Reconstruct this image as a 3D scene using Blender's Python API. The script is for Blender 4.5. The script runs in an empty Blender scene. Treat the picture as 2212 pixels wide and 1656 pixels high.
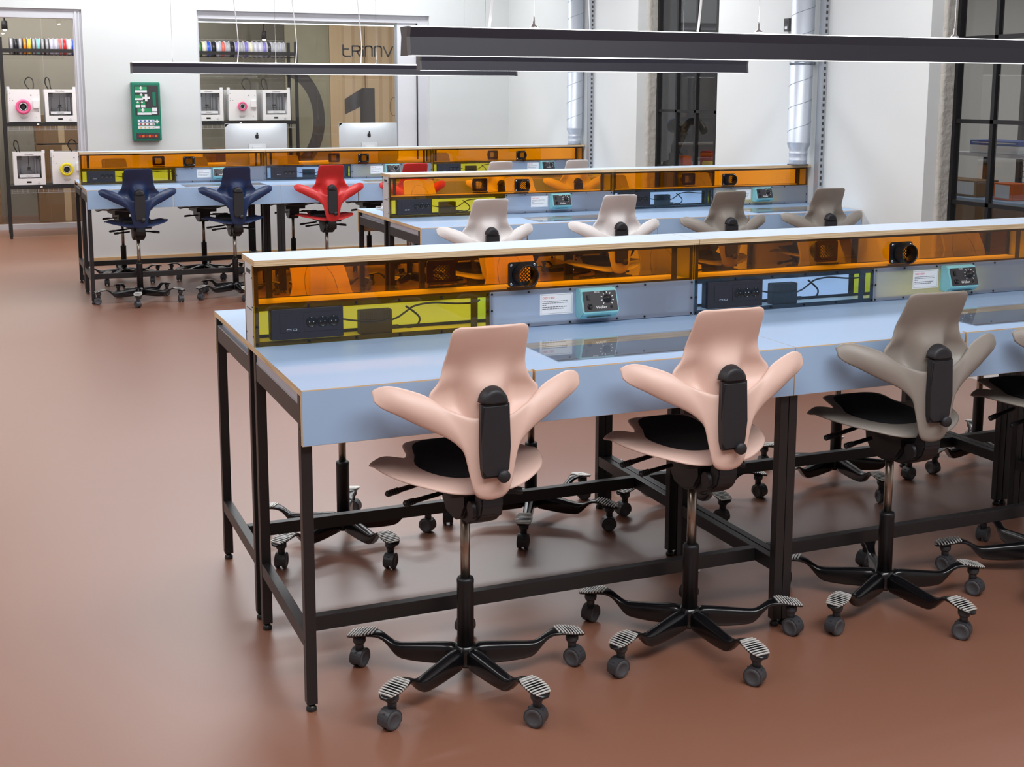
import bpy, bmesh, math, random
from mathutils import Vector, Matrix
random.seed(7)
C = bpy.context.scene.collection
PI = math.pi
# ------------------------------------------------------------------ camera
scene = bpy.context.scene
cam_d = bpy.data.cameras.new('camera'); cam = bpy.data.objects.new('camera', cam_d); C.objects.link(cam)
R_ = Vector((0.92345498, -0.3837014, 0.00203187)); U_ = Vector((0.05836608, 0.14569957, 0.98760571)); F_ = Vector((0.37924174, 0.91189082, -0.15694214))
M = Matrix.Identity(4)
for i in range(3):
    M[i][0] = R_[i]; M[i][1] = U_[i]; M[i][2] = -F_[i]
M[0][3], M[1][3], M[2][3] = -0.73388, -3.181535, 1.664059
cam.matrix_world = M
cam_d.sensor_width = 36; cam_d.lens = 2760.696/2212*36; cam_d.shift_y = -191.8/2212; cam_d.clip_start = .05; cam_d.clip_end = 100
scene.camera = cam
# ------------------------------------------------------------------ world, lights, exposure
w = bpy.data.worlds.new('world'); scene.world = w; w.use_nodes = True
w.node_tree.nodes['Background'].inputs[0].default_value = (.75, .82, 1, 1); w.node_tree.nodes['Background'].inputs[1].default_value = .25
def area(name, loc, size, power, color=(1, 1, 1), rot=(0, 0, 0)):
    l = bpy.data.lights.new(name, 'AREA'); l.shape = 'RECTANGLE'; l.size, l.size_y = size; l.energy = power; l.color = color
    o = bpy.data.objects.new(name, l); C.objects.link(o); o.location = loc; o.rotation_euler = rot; return o
area('ceiling_light_front', (1.0, -2.2, 3.3), (4.0, 1.2), 155, (.95, .98, 1))
area('ceiling_light_left', (-2.6, 2.5, 3.3), (1.2, 8.0), 150, (.95, .98, 1))
area('ceiling_light_mid', (2.2, 2.4, 3.3), (4.0, .8), 95, (.95, .98, 1))
area('ceiling_light_far', (2.2, 5.9, 3.3), (4.0, .8), 105, (.95, .98, 1))
area('ceiling_light_back', (1.5, 8.9, 3.3), (5.0, .5), 84, (.95, .98, 1))
area('niche_light', (1.2, 11.2, 3.2), (4.5, .4), 95, (1, .98, .95))
area('niche_light_left', (-1.2, 12.0, 3.2), (1.5, 2.0), 45, (1, .98, .95))
area('store_light', (-.5, 14.3, 3.2), (5.0, .4), 80, (1, .97, .93))
area('workshop_light', (6.8, 5.5, 3.1), (.8, 6), 30, (1, .97, .93))
scene.view_settings.view_transform = 'Standard'; scene.view_settings.look = 'None'
scene.view_settings.exposure = 0.0; scene.view_settings.gamma = 1; scene.view_settings.use_curve_mapping = False
scene.cycles.transparent_max_bounces = 40; scene.cycles.max_bounces = 10; scene.cycles.diffuse_bounces = 4; scene.cycles.glossy_bounces = 4
scene.cycles.sample_clamp_indirect = 6
# ------------------------------------------------------------------ materials
def lin(c):
    return tuple(((v/255)/12.92 if v/255 <= .04045 else ((v/255+.055)/1.055)**2.4) for v in c)
def mat(name, col, rough=.5, metal=0, spec=.5, noise=0, nscale=40, bump=0, bscale=60, coat=0, rvar=0):
    m = bpy.data.materials.new(name); m.use_nodes = True; nt = m.node_tree; b = nt.nodes['Principled BSDF']
    c = lin(col); b.inputs['Base Color'].default_value = (*c, 1); b.inputs['Roughness'].default_value = rough
    b.inputs['Metallic'].default_value = metal; b.inputs['Specular IOR Level'].default_value = spec
    if coat: b.inputs['Coat Weight'].default_value = coat; b.inputs['Coat Roughness'].default_value = .34
    tc = nt.nodes.new('ShaderNodeTexCoord')
    n = nt.nodes.new('ShaderNodeTexNoise'); n.inputs['Scale'].default_value = nscale; n.inputs['Detail'].default_value = 4
    nt.links.new(tc.outputs['Object'], n.inputs['Vector'])
    mx = nt.nodes.new('ShaderNodeMix'); mx.data_type = 'RGBA'
    a = noise if noise else .02
    mx.inputs[6].default_value = (*[v*(1-a) for v in c], 1); mx.inputs[7].default_value = (*[min(1, v*(1+a)) for v in c], 1)
    nt.links.new(n.outputs['Fac'], mx.inputs[0]); nt.links.new(mx.outputs[2], b.inputs['Base Color'])
    if bump:
        n2 = nt.nodes.new('ShaderNodeTexNoise'); n2.inputs['Scale'].default_value = bscale; n2.inputs['Detail'].default_value = 5
        nt.links.new(tc.outputs['Object'], n2.inputs['Vector'])
        bp = nt.nodes.new('ShaderNodeBump'); bp.inputs['Strength'].default_value = bump; bp.inputs['Distance'].default_value = .01
        nt.links.new(n2.outputs['Fac'], bp.inputs['Height']); nt.links.new(bp.outputs['Normal'], b.inputs['Normal'])
    return m
def clear(name, T, gloss=1.0, rough=.02, ior=1.49):
    """thin tinted sheet: T is what one surface lets through"""
    m = bpy.data.materials.new(name); m.use_nodes = True; nt = m.node_tree; nt.nodes.remove(nt.nodes['Principled BSDF'])
    out = nt.nodes['Material Output']
    t = nt.nodes.new('ShaderNodeBsdfTransparent'); t.inputs[0].default_value = (*T, 1)
    g = nt.nodes.new('ShaderNodeBsdfGlossy'); g.inputs['Roughness'].default_value = rough; g.inputs[0].default_value = (gloss, gloss, gloss, 1)
    f = nt.nodes.new('ShaderNodeFresnel'); f.inputs['IOR'].default_value = ior
    x = nt.nodes.new('ShaderNodeMixShader'); ge = nt.nodes.new('ShaderNodeNewGeometry'); iv = nt.nodes.new('ShaderNodeMath'); iv.operation = 'SUBTRACT'; iv.inputs[0].default_value = 1; nt.links.new(ge.outputs['Backfacing'], iv.inputs[1])
    ml = nt.nodes.new('ShaderNodeMath'); ml.operation = 'MULTIPLY'; nt.links.new(f.outputs[0], ml.inputs[0]); nt.links.new(iv.outputs[0], ml.inputs[1])
    nt.links.new(ml.outputs[0], x.inputs[0]); nt.links.new(t.outputs[0], x.inputs[1]); nt.links.new(g.outputs[0], x.inputs[2])
    nt.links.new(x.outputs[0], out.inputs[0]); return m
def emis(name, col, s):
    m = bpy.data.materials.new(name); m.use_nodes = True; b = m.node_tree.nodes['Principled BSDF']
    b.inputs['Base Color'].default_value = (*col, 1); b.inputs['Emission Color'].default_value = (*col, 1); b.inputs['Emission Strength'].default_value = s; return m
def ply(name):
    m = bpy.data.materials.new(name); m.use_nodes = True; nt = m.node_tree; b = nt.nodes['Principled BSDF']; b.inputs['Roughness'].default_value = .55
    tc = nt.nodes.new('ShaderNodeTexCoord'); mp = nt.nodes.new('ShaderNodeMapping'); mp.inputs['Scale'].default_value = (6, 6, 700)
    nt.links.new(tc.outputs['Object'], mp.inputs[0])
    n = nt.nodes.new('ShaderNodeTexNoise'); n.inputs['Scale'].default_value = 1; n.inputs['Detail'].default_value = 3; nt.links.new(mp.outputs[0], n.inputs['Vector'])
    r = nt.nodes.new('ShaderNodeValToRGB'); r.color_ramp.elements[0].position = .3; r.color_ramp.elements[1].position = .62
    r.color_ramp.elements[0].color = (*lin((176, 136, 92)), 1); r.color_ramp.elements[1].color = (*lin((232, 205, 165)), 1)
    nt.links.new(n.outputs['Fac'], r.inputs[0]); nt.links.new(r.outputs[0], b.inputs['Base Color']); return m
def frosted(name, col):
    m = bpy.data.materials.new(name); m.use_nodes = True; nt = m.node_tree; nt.nodes.remove(nt.nodes['Principled BSDF']); out = nt.nodes['Material Output']
    tr = nt.nodes.new('ShaderNodeBsdfTranslucent'); tr.inputs[0].default_value = (*lin(col), 1)
    d = nt.nodes.new('ShaderNodeBsdfPrincipled'); d.inputs['Base Color'].default_value = (*lin(col), 1); d.inputs['Roughness'].default_value = .35
    tp = nt.nodes.new('ShaderNodeBsdfTransparent'); tp.inputs[0].default_value = (.9, .93, 1, 1)
    n = nt.nodes.new('ShaderNodeTexNoise'); n.inputs['Scale'].default_value = 300
    a = nt.nodes.new('ShaderNodeMixShader'); a.inputs[0].default_value = .18; b2 = nt.nodes.new('ShaderNodeMixShader'); b2.inputs[0].default_value = .2
    nt.links.new(tr.outputs[0], a.inputs[1]); nt.links.new(d.outputs[0], a.inputs[2]); nt.links.new(a.outputs[0], b2.inputs[1]); nt.links.new(tp.outputs[0], b2.inputs[2])
    nt.links.new(b2.outputs[0], out.inputs[0]); return m
m = {}
m['floor'] = mat('floor_brown', (140, 94, 74), .42, noise=.14, nscale=420, spec=.8, coat=.7)
m['wall'] = mat('plaster', (223, 225, 224), .85, noise=.03, nscale=2, bump=.05, bscale=30, spec=.2)
m['rough_plaster'] = mat('rough_plaster', (196, 191, 183), .9, noise=.12, nscale=9, bump=.8, bscale=25, spec=.2)
m['ceil'] = mat('ceiling_white', (232, 232, 230), .9, spec=.1)
m['white'] = mat('white_lacquer', (228, 228, 232), .4)
m['frame_white'] = mat('window_frame_white', (214, 214, 220), .4)
m['lam'] = mat('blue_laminate', (157, 184, 216), .42, noise=.02, nscale=4)
m['lamslab'] = mat('pale_laminate', (192, 206, 223), .42, noise=.02, nscale=4)
m['ply'] = ply('plywood_edge')
m['oak'] = mat('pale_wood', (205, 168, 122), .5, noise=.12, nscale=12)
m['steel'] = mat('black_steel', (34, 31, 32), .38, spec=.5)
m['alu'] = mat('alu_rail', (176, 180, 186), .35, metal=.5)
m['grey_strip'] = mat('grey_panel', (178, 176, 186), .4)
m['bolt'] = mat('bolt', (28, 26, 34), .3, metal=.6)
m['endp'] = mat('end_plate', (214, 214, 216), .45)
m['slot'] = mat('dark_slot', (60, 58, 60), .6)
m['inner'] = mat('riser_frame', (62, 60, 66), .5)
m['ipan'] = mat('inner_board', (236, 232, 226), .5)
m['orange'] = clear('orange_acrylic', (1.0, .75, .03), gloss=1.0)
m['yellow'] = clear('yellow_acrylic', (1.0, .88, .17))
m['blue'] = clear('blue_acrylic', (.76, .88, .96))
m['glass'] = clear('clear_glass', (.97, .985, .98))
m['lid'] = clear('lid_glass', (.95, .97, .98), ior=2.5)
m['smoke'] = clear('smoked_glass', (.90, .90, .885))
m['frost'] = frosted('frosted_acrylic', (230, 236, 248))
m['sock'] = mat('socket_black', (38, 37, 46), .45)
m['sock2'] = mat('socket_well', (10, 10, 14), .35)
m['chrome'] = mat('chrome', (210, 210, 212), .2, metal=1)
m['silver'] = mat('silver_column', (168, 158, 146), .28, metal=1)
m['matblack'] = mat('black_plastic', (20, 20, 24), .42)
m['padblack'] = mat('black_rubber_cover', (34, 33, 37), .5)
m['cloth'] = mat('black_cloth', (14, 14, 20), .9, noise=.2, nscale=900, bump=.1, bscale=900)
m['glossblack'] = mat('base_black', (14, 14, 17), .22, spec=.6)
m['rib'] = mat('rib_metal', (226, 224, 220), .3, metal=.25)  # silver ribs; the light they reflect is put into this near-white colour
m['hood'] = mat('castor_hood', (58, 58, 62), .45)
m['wheel'] = mat('castor_rubber', (74, 74, 78), .55)
m['adapter'] = mat('adapter_black', (58, 54, 56), .5)
m['turq'] = mat('turquoise_metal', (142, 208, 214), .4)
m['plate'] = mat('station_plate', (52, 50, 54), .45)
m['paper'] = mat('paper', (236, 238, 242), .8)
m['ink'] = mat('ink_grey', (120, 122, 128), .8)
m['redink'] = mat('ink_red', (214, 90, 96), .8)
m['markwhite'] = mat('print_white', (240, 240, 240), .5)
m['green'] = mat('first_aid_green', (22, 122, 96), .4)
m['green2'] = mat('pack_green', (38, 150, 96), .5)
m['duct'] = mat('galvanised', (206, 212, 222), .45, metal=.5, noise=.08, nscale=7)
m['seam'] = mat('duct_seam', (150, 158, 168), .35, metal=.8)
m['winblack'] = mat('window_black', (20, 19, 22), .45)
m['rack'] = mat('rack_black', (30, 29, 31), .5)
m['led'] = emis('led_diffuser', (1, 1, 1), 4)
m['spot'] = emis('spot_emitter', (1, .98, .95), 30)
m['lampbody'] = mat('lamp_black', (46, 44, 54), .45)
m['lampend'] = mat('lamp_endcap', (92, 88, 88), .5)
m['imac'] = mat('brushed_aluminium', (205, 210, 214), .38, metal=.35)
m['logo'] = mat('logo_black', (30, 32, 36), .3)
m['cable_white'] = mat('white_cord', (236, 236, 238), .4)
m['cable'] = mat('black_cord', (24, 24, 26), .5)
m['cardboard'] = mat('cardboard', (142, 112, 80), .8, noise=.08, nscale=6)
m['taupe'] = mat('taupe_wall', (158, 154, 144), .8, noise=.06, nscale=1.5)
m['beige'] = mat('beige_print', (216, 190, 154), .6, noise=.07, nscale=3)
m['sage'] = mat('sage_print', (158, 154, 132), .6, noise=.15, nscale=5)
m['beige2'] = mat('beige_print_stripe', (200, 172, 136), .6)
m['dark_print'] = mat('dark_print', (78, 74, 74), .6)
m['screen'] = mat('small_screen', (20, 20, 24), .2)
m['redtool'] = mat('red_grip', (206, 60, 62), .4)
m['orangebox'] = mat('orange_plastic', (226, 108, 32), .5)
m['bluebox'] = mat('blue_plastic', (60, 92, 170), .5)
m['redbox'] = mat('red_plastic', (176, 40, 40), .5)
m['yellowbox'] = mat('yellow_plastic', (226, 190, 50), .5)
m['tray'] = mat('tray_grey', (150, 158, 172), .35)
m['dgrey'] = mat('dark_grey', (70, 70, 72), .6)
m['mesh'] = mat('mesh_grey', (96, 96, 98), .5)
SHELL = {'pink': (226, 192, 178), 'grey': (142, 134, 126), 'white': (222, 216, 214), 'navy': (25, 44, 82), 'red': (200, 44, 44), 'dark': (112, 108, 108)}
for k, v in SHELL.items(): m['s_'+k] = mat('shell_'+k, v, .42 if k not in ('navy', 'red') else .36, bump=.02, bscale=500)
# ------------------------------------------------------------------ mesh helpers
class MB:
    def __init__(s): s.bm = bmesh.new(); s.mats = []
    def mi(s, k):
        if k not in s.mats: s.mats.append(k)
        return s.mats.index(k)
    def add(s, verts, faces, k, smooth=False):
        i = s.mi(k); vs = [s.bm.verts.new(v) for v in verts]; out = []
        for f in faces:
            try:
                fc = s.bm.faces.new([vs[a] for a in f]); fc.material_index = i; fc.smooth = smooth; out.append(fc)
            except ValueError: pass
        return vs, out
    def box(s, x0, x1, y0, y1, z0, z1, k, top=None, bev=0):
        v = [(x0, y0, z0), (x1, y0, z0), (x1, y1, z0), (x0, y1, z0), (x0, y0, z1), (x1, y0, z1), (x1, y1, z1), (x0, y1, z1)]
        f = [(0, 3, 2, 1), (4, 5, 6, 7), (0, 1, 5, 4), (1, 2, 6, 5), (2, 3, 7, 6), (3, 0, 4, 7)]
        vs, fs = s.add(v, f, k)
        if top: fs[1].material_index = s.mi(top); fs[0].material_index = s.mi(top)
        if bev:
            es = list({e for fc in fs for e in fc.edges}); bmesh.ops.bevel(s.bm, geom=es, offset=bev, segments=2, affect='EDGES', profile=.6)
        return fs
    def prism(s, pts, k, axis='y', a=0, b=1, capk=None, smooth=False):
        """extrude a 2-D outline (counter-clockwise) along an axis from a to b"""
        n = len(pts)
        def P(p, t):
            return (p[0], t, p[1]) if axis == 'y' else ((t, p[0], p[1]) if axis == 'x' else (p[0], p[1], t))
        v = [P(p, a) for p in pts]+[P(p, b) for p in pts]
        f = [(i, (i+1) % n, n+(i+1) % n, n+i) for i in range(n)]
        vs, fs = s.add(v, f, k, smooth)
        i2 = s.mi(capk or k)
        for loop in (vs[:n][::-1], vs[n:]):
            fc = s.bm.faces.new(loop); fc.material_index = i2
    def cyl(s, p0, p1, r, k, n=20, r1=None, cap=True, smooth=True):
        p0 = Vector(p0); p1 = Vector(p1); d = (p1-p0).normalized(); r1 = r if r1 is None else r1
        a = d.orthogonal().normalized(); b = d.cross(a)
        v = [p0+(a*math.cos(2*PI*i/n)+b*math.sin(2*PI*i/n))*r for i in range(n)]+[p1+(a*math.cos(2*PI*i/n)+b*math.sin(2*PI*i/n))*r1 for i in range(n)]
        vs, fs = s.add(v, [(i, (i+1) % n, n+(i+1) % n, n+i) for i in range(n)], k, smooth)
        if cap:
            for loop in (vs[:n][::-1], vs[n:]):
                fc = s.bm.faces.new(loop); fc.material_index = s.mi(k)
    def lathe(s, prof, k, c=(0, 0, 0), ax='z', n=28, smooth=True, ks=None):
        """prof = list of (r, h)"""
        v = []
        for r, h in prof:
            for i in range(n):
                a = 2*PI*i/n; x, y = r*math.cos(a), r*math.sin(a)
                q = (x, y, h) if ax == 'z' else ((h, x, y) if ax == 'x' else (y, h, x))
                v.append((q[0]+c[0], q[1]+c[1], q[2]+c[2]))
        for j in range(len(prof)-1):
            pass
        i0 = [s.bm.verts.new(q) for q in v]
        for j in range(len(prof)-1):
            kk = ks[j] if ks else k
            for i in range(n):
                fc = s.bm.faces.new([i0[j*n+i], i0[j*n+(i+1) % n], i0[(j+1)*n+(i+1) % n], i0[(j+1)*n+i]]); fc.material_index = s.mi(kk); fc.smooth = smooth
        loop = abs(prof[0][0]-prof[-1][0])+abs(prof[0][1]-prof[-1][1]) < 1e-6
        if prof[0][0] > 1e-6 and not loop:
            fc = s.bm.faces.new(i0[:n][::-1]); fc.material_index = s.mi(ks[0] if ks else k)
        if prof[-1][0] > 1e-6 and not loop:
            fc = s.bm.faces.new(i0[-n:]); fc.material_index = s.mi(ks[-1] if ks else k)
    def tube(s, pts, r, k, n=10, cap=True):
        pts = [Vector(p) for p in pts]; N = len(pts); rs = r if isinstance(r, (list, tuple)) else [r]*N
        rings = []; prev = None
        for i, p in enumerate(pts):
            d = (pts[min(i+1, N-1)]-pts[max(i-1, 0)]).normalized()
            if prev is None: a = d.orthogonal().normalized()
            else: a = (prev-d*prev.dot(d)).normalized()
            prev = a; b = d.cross(a)
            rr = rs[i] if isinstance(rs[i], (list, tuple)) else (rs[i], rs[i])
            rings.append([s.bm.verts.new(p+a*math.cos(2*PI*j/n)*rr[0]+b*math.sin(2*PI*j/n)*rr[1]) for j in range(n)])
        for i in range(N-1):
            for j in range(n):
                fc = s.bm.faces.new([rings[i][j], rings[i][(j+1) % n], rings[i+1][(j+1) % n], rings[i+1][j]]); fc.material_index = s.mi(k); fc.smooth = True
        if cap:
            fc = s.bm.faces.new(rings[0][::-1]); fc.material_index = s.mi(k); fc = s.bm.faces.new(rings[-1]); fc.material_index = s.mi(k)
    def grid(s, P, k, closeu=False):
        vs = [[s.bm.verts.new(p) for p in row] for row in P]
        nu = len(P)
        for i in range(nu if closeu else nu-1):
            for j in range(len(P[0])-1):
                try:
                    fc = s.bm.faces.new([vs[i][j], vs[(i+1) % nu][j], vs[(i+1) % nu][j+1], vs[i][j+1]]); fc.material_index = s.mi(k); fc.smooth = True
                except ValueError: pass
        return vs
    def xform(s, mtx): bmesh.ops.transform(s.bm, matrix=mtx, verts=s.bm.verts)
    def build(s, name, parent=None, mtx=None, solid=0, sub=0, weld=0, off=0, recalc=True):
        if mtx is not None: s.xform(mtx)
        if weld: bmesh.ops.remove_doubles(s.bm, verts=s.bm.verts, dist=weld)
        if recalc: bmesh.ops.recalc_face_normals(s.bm, faces=s.bm.faces)
        me = bpy.data.meshes.new(name); s.bm.to_mesh(me); s.bm.free()
        for k in s.mats: me.materials.append(m[k])
        o = bpy.data.objects.new(name, me); C.objects.link(o); o.parent = parent
        if solid or sub:
            if solid:
                q = o.modifiers.new('s', 'SOLIDIFY'); q.thickness = solid; q.offset = off
            if sub:
                q = o.modifiers.new('u', 'SUBSURF'); q.levels = sub; q.render_levels = sub
            dg = bpy.context.evaluated_depsgraph_get(); dg.update()
            me2 = bpy.data.meshes.new_from_object(o.evaluated_get(dg)); o.modifiers.clear(); o.data = me2
        return o
def tag(o, label=None, cat=None, group=None, kind=None):
    if label: o['label'] = label
    if cat: o['category'] = cat
    if group: o['group'] = group
    if kind: o['kind'] = kind
    return o
def thing(name, label, cat, loc=(0, 0, 0), rz=0, group=None):
    o = bpy.data.objects.new(name, None); o.empty_display_size = .05; C.objects.link(o); o.location = loc; o.rotation_euler = (0, 0, rz)
    return tag(o, label, cat, group)
def copy_tree(o, parent=None):
    c = o.copy(); C.objects.link(c); c.parent = parent
    for ch in KIDS.get(o, []) or [k for k in o.children]: copy_tree(ch, c)
    return c
KIDS = {}
def structure(mb, name, **k):
    o = mb.build(name, **k); o['kind'] = 'structure'; return o
def text_mesh(txt, size, k, mtx, name, parent, extr=.0006, align='LEFT', shear=0):
    cu = bpy.data.curves.new(name, 'FONT'); cu.body = txt; cu.size = size; cu.extrude = extr; cu.align_x = align; cu.shear = shear
    t = bpy.data.objects.new(name, cu); C.objects.link(t)
    dg = bpy.context.evaluated_depsgraph_get(); dg.update(); me = bpy.data.meshes.new_from_object(t.evaluated_get(dg))
    bpy.data.objects.remove(t); me.transform(mtx); me.materials.clear(); me.materials.append(m[k])
    o = bpy.data.objects.new(name, me); C.objects.link(o); o.parent = parent; return o
FACE = Matrix.Rotation(PI/2, 4, 'X')      # text lying in XZ, reading towards -Y
def rrect(x0, x1, z0, z1, r, n=4):
    pts = []
    for cx, cz, a0 in ((x1-r, z1-r, 0), (x0+r, z1-r, PI/2), (x0+r, z0+r, PI), (x1-r, z0+r, 3*PI/2)):
        for i in range(n+1):
            a = a0+PI/2*i/n; pts.append((cx+r*math.cos(a), cz+r*math.sin(a)))
    return pts
def lerp(a, b, t): return a+(b-a)*t
def catmull(P, n=6):
    P = [Vector(p) for p in P]; out = []
    for i in range(len(P)-1):
        p0 = P[max(i-1, 0)]; p1 = P[i]; p2 = P[i+1]; p3 = P[min(i+2, len(P)-1)]
        for j in range(n):
            t = j/n; out.append(.5*((2*p1)+(-p0+p2)*t+(2*p0-5*p1+4*p2-p3)*t*t+(-p0+3*p1-3*p2+p3)*t**3))
    out.append(P[-1]); return out
# ------------------------------------------------------------------ dimensions
L, D, H, AP = 1.5211, .6568, .90, .1502
XW = 4.60          # inner face of right wall
YB = 9.75          # inner face of back wall
HC = 3.4
# ------------------------------------------------------------------ room shell
b = MB(); b.box(-7, 9, -8, 16, -.1, 0, 'floor'); structure(b, 'floor')
b = MB(); b.box(-7, 9, -8, 16, HC, HC+.1, 'ceil'); structure(b, 'ceiling')
b = MB(); b.box(-7.2, -7, -8, 16, 0, HC, 'wall'); structure(b, 'wall_left')
b = MB(); b.box(-7, XW, -8.2, -8, 0, HC, 'wall'); structure(b, 'wall_front')
# right wall with two window openings
WA = (5.50, 6.82); WB = (1.35, 3.09); WZ = (.45, 3.05); XO = XW+.24
b = MB()
for y0, y1 in ((-8, WB[0]), (WB[1], WA[0]), (WA[1], 16)): b.box(XW, XO, y0, y1, 0, HC, 'wall')
for y0, y1 in (WA, WB): b.box(XW, XO, y0, y1, 0, WZ[0], 'wall'); b.box(XW, XO, y0, y1, WZ[1], HC, 'wall')
structure(b, 'wall_right')
# rough plastered strips inside the two reveals
for n_, (y0, y1) in ((1, WA), (2, WB)):
    b = MB()
    P = []
    for j in range(60):
        z = lerp(WZ[0], WZ[1], j/59); row = []
        for i, (dx, dy) in enumerate(((.09, 0), (.10, .010), (.115, .014), (.13, .008), (.20, .006), (.235, 0))):
            row.append((XW+dx+random.uniform(-.002, .002), y1-.0005-dy-(random.uniform(0, .003) if dy else 0), z))
        P.append(row)
    b.grid(P, 'rough_plaster'); structure(b, 'trim_%d' % n_)
# back wall: opening on the left, glazed opening on the right
b = MB(); DX, DZ = .24, 2.42; WX = (1.31, 3.70); WZ2 = (.95, 2.44)
b.box(-7, -2.6, YB, YB+.2, 0, HC, 'wall'); b.box(-2.6, DX, YB, YB+.2, DZ, HC, 'wall'); b.box(DX, WX[0], YB, YB+.2, 0, HC, 'wall')
b.box(WX[0], WX[1], YB, YB+.2, 0, WZ2[0], 'wall'); b.box(WX[0], WX[1], YB, YB+.2, WZ2[1], HC, 'wall'); b.box(WX[1], XW, YB, YB+.2, 0, HC, 'wall')
structure(b, 'wall_back')
b = MB(); b.box(DX, XW, YB-.018, YB, 0, .06, 'oak'); structure(b, 'baseboard_back')
# white door frame of the left opening
b = MB(); b.box(DX-.075, DX, YB+.03, YB+.17, 0, DZ, 'frame_white'); b.box(-2.6, DX-.075, YB+.03, YB+.17, DZ-.085, DZ, 'frame_white')
b.box(DX-.062, DX-.045, YB+.02, YB+.03, 0, DZ-.02, 'frame_white'); b.box(DX-.03, DX-.018, YB+.02, YB+.03, 0, DZ-.02, 'frame_white')
structure(b, 'door_1')
b = MB(); fz = WZ2[1]
b.box(WX[0], WX[1], YB+.05, YB+.17, fz-.075, fz, 'frame_white'); b.box(WX[1]-.115, WX[1], YB+.05, YB+.17, WZ2[0], fz-.075, 'frame_white'); b.box(WX[0], WX[0]+.02, YB+.05, YB+.17, WZ2[0], fz-.075, 'frame_white')
b.box(3.575, 3.583, YB+.045, YB+.06, WZ2[0], fz-.075, 'winblack')
b.box(3.37, 3.575, YB+.07, YB+.13, WZ2[0], fz-.075, 'white'); b.box(3.355, 3.37, YB+.07, YB+.13, WZ2[0], fz-.09, 'alu')
wf = structure(b, 'window_3')
b = MB(); b.box(1.33, 2.515, YB+.10, YB+.108, WZ2[0], fz-.08, 'glass'); b.build('pane', wf)
b = MB(); b.box(2.52, 3.355, YB+.10, YB+.108, WZ2[0], fz-.08, 'glass'); b.build('pane', wf)
# niche behind the back wall: glass partition, wall beyond
b = MB(); b.box(-7, XW, 13.36, 13.44, 0, .06, 'frame_white'); b.box(-7, XW, 13.36, 13.44, 3.2, HC, 'frame_white')
structure(b, 'trim_3')
b = MB(); xs = [-7, -2.4, -1.15, .05, 1.25, 2.45, 3.0]
for a_, c_ in zip(xs, xs[1:]): b.box(a_+.004, c_-.004, 13.395, 13.405, .06, 3.2, 'smoke')
structure(b, 'window_4')
b = MB(); b.box(-7, XW, 15.2, 15.3, 0, HC, 'taupe'); structure(b, 'wall_far')
b = MB(); b.box(-2.8, -2.6, YB+.2, 13.36, 0, HC, 'wall'); structure(b, 'wall_niche')
# workshop behind the right-hand windows
b = MB(); b.box(8.6, 8.7, -2, 16, 0, HC, 'wall'); structure(b, 'wall_workshop')
def steel_window(idx, y0, y1, vb, hb):
    b = MB(); x0, x1 = XW+.19, XW+.235; z0, z1 = WZ; t = .035
    b.box(x0, x1, y0, y0+t, z0, z1, 'winblack'); b.box(x0, x1, y1-t, y1, z0, z1, 'winblack'); b.box(x0, x1, y0, y1, z0, z0+t, 'winblack'); b.box(x0, x1, y0, y1, z1-t, z1, 'winblack')
    for y in vb: b.box(x0+.005, x1-.005, y-.014, y+.014, z0, z1, 'winblack')
    for z in hb: b.box(x0+.005, x1-.005, y0, y1, z-.012, z+.012, 'winblack')
    o = structure(b, 'window_%d' % idx)
    b = MB(); b.box(x0+.018, x0+.024, y0+.02, y1-.02, z0+.02, z1-.02, 'glass'); b.build('pane', o)
steel_window(1, WA[0], WA[1], (6.477, 6.158, 5.84), (.55, 1.02, 1.502, 1.99, 2.47))
steel_window(2, WB[0], WB[1], (2.755, 2.44, 2.12, 1.80), (.51, 1.0, 1.492, 1.985, 2.47))
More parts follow.
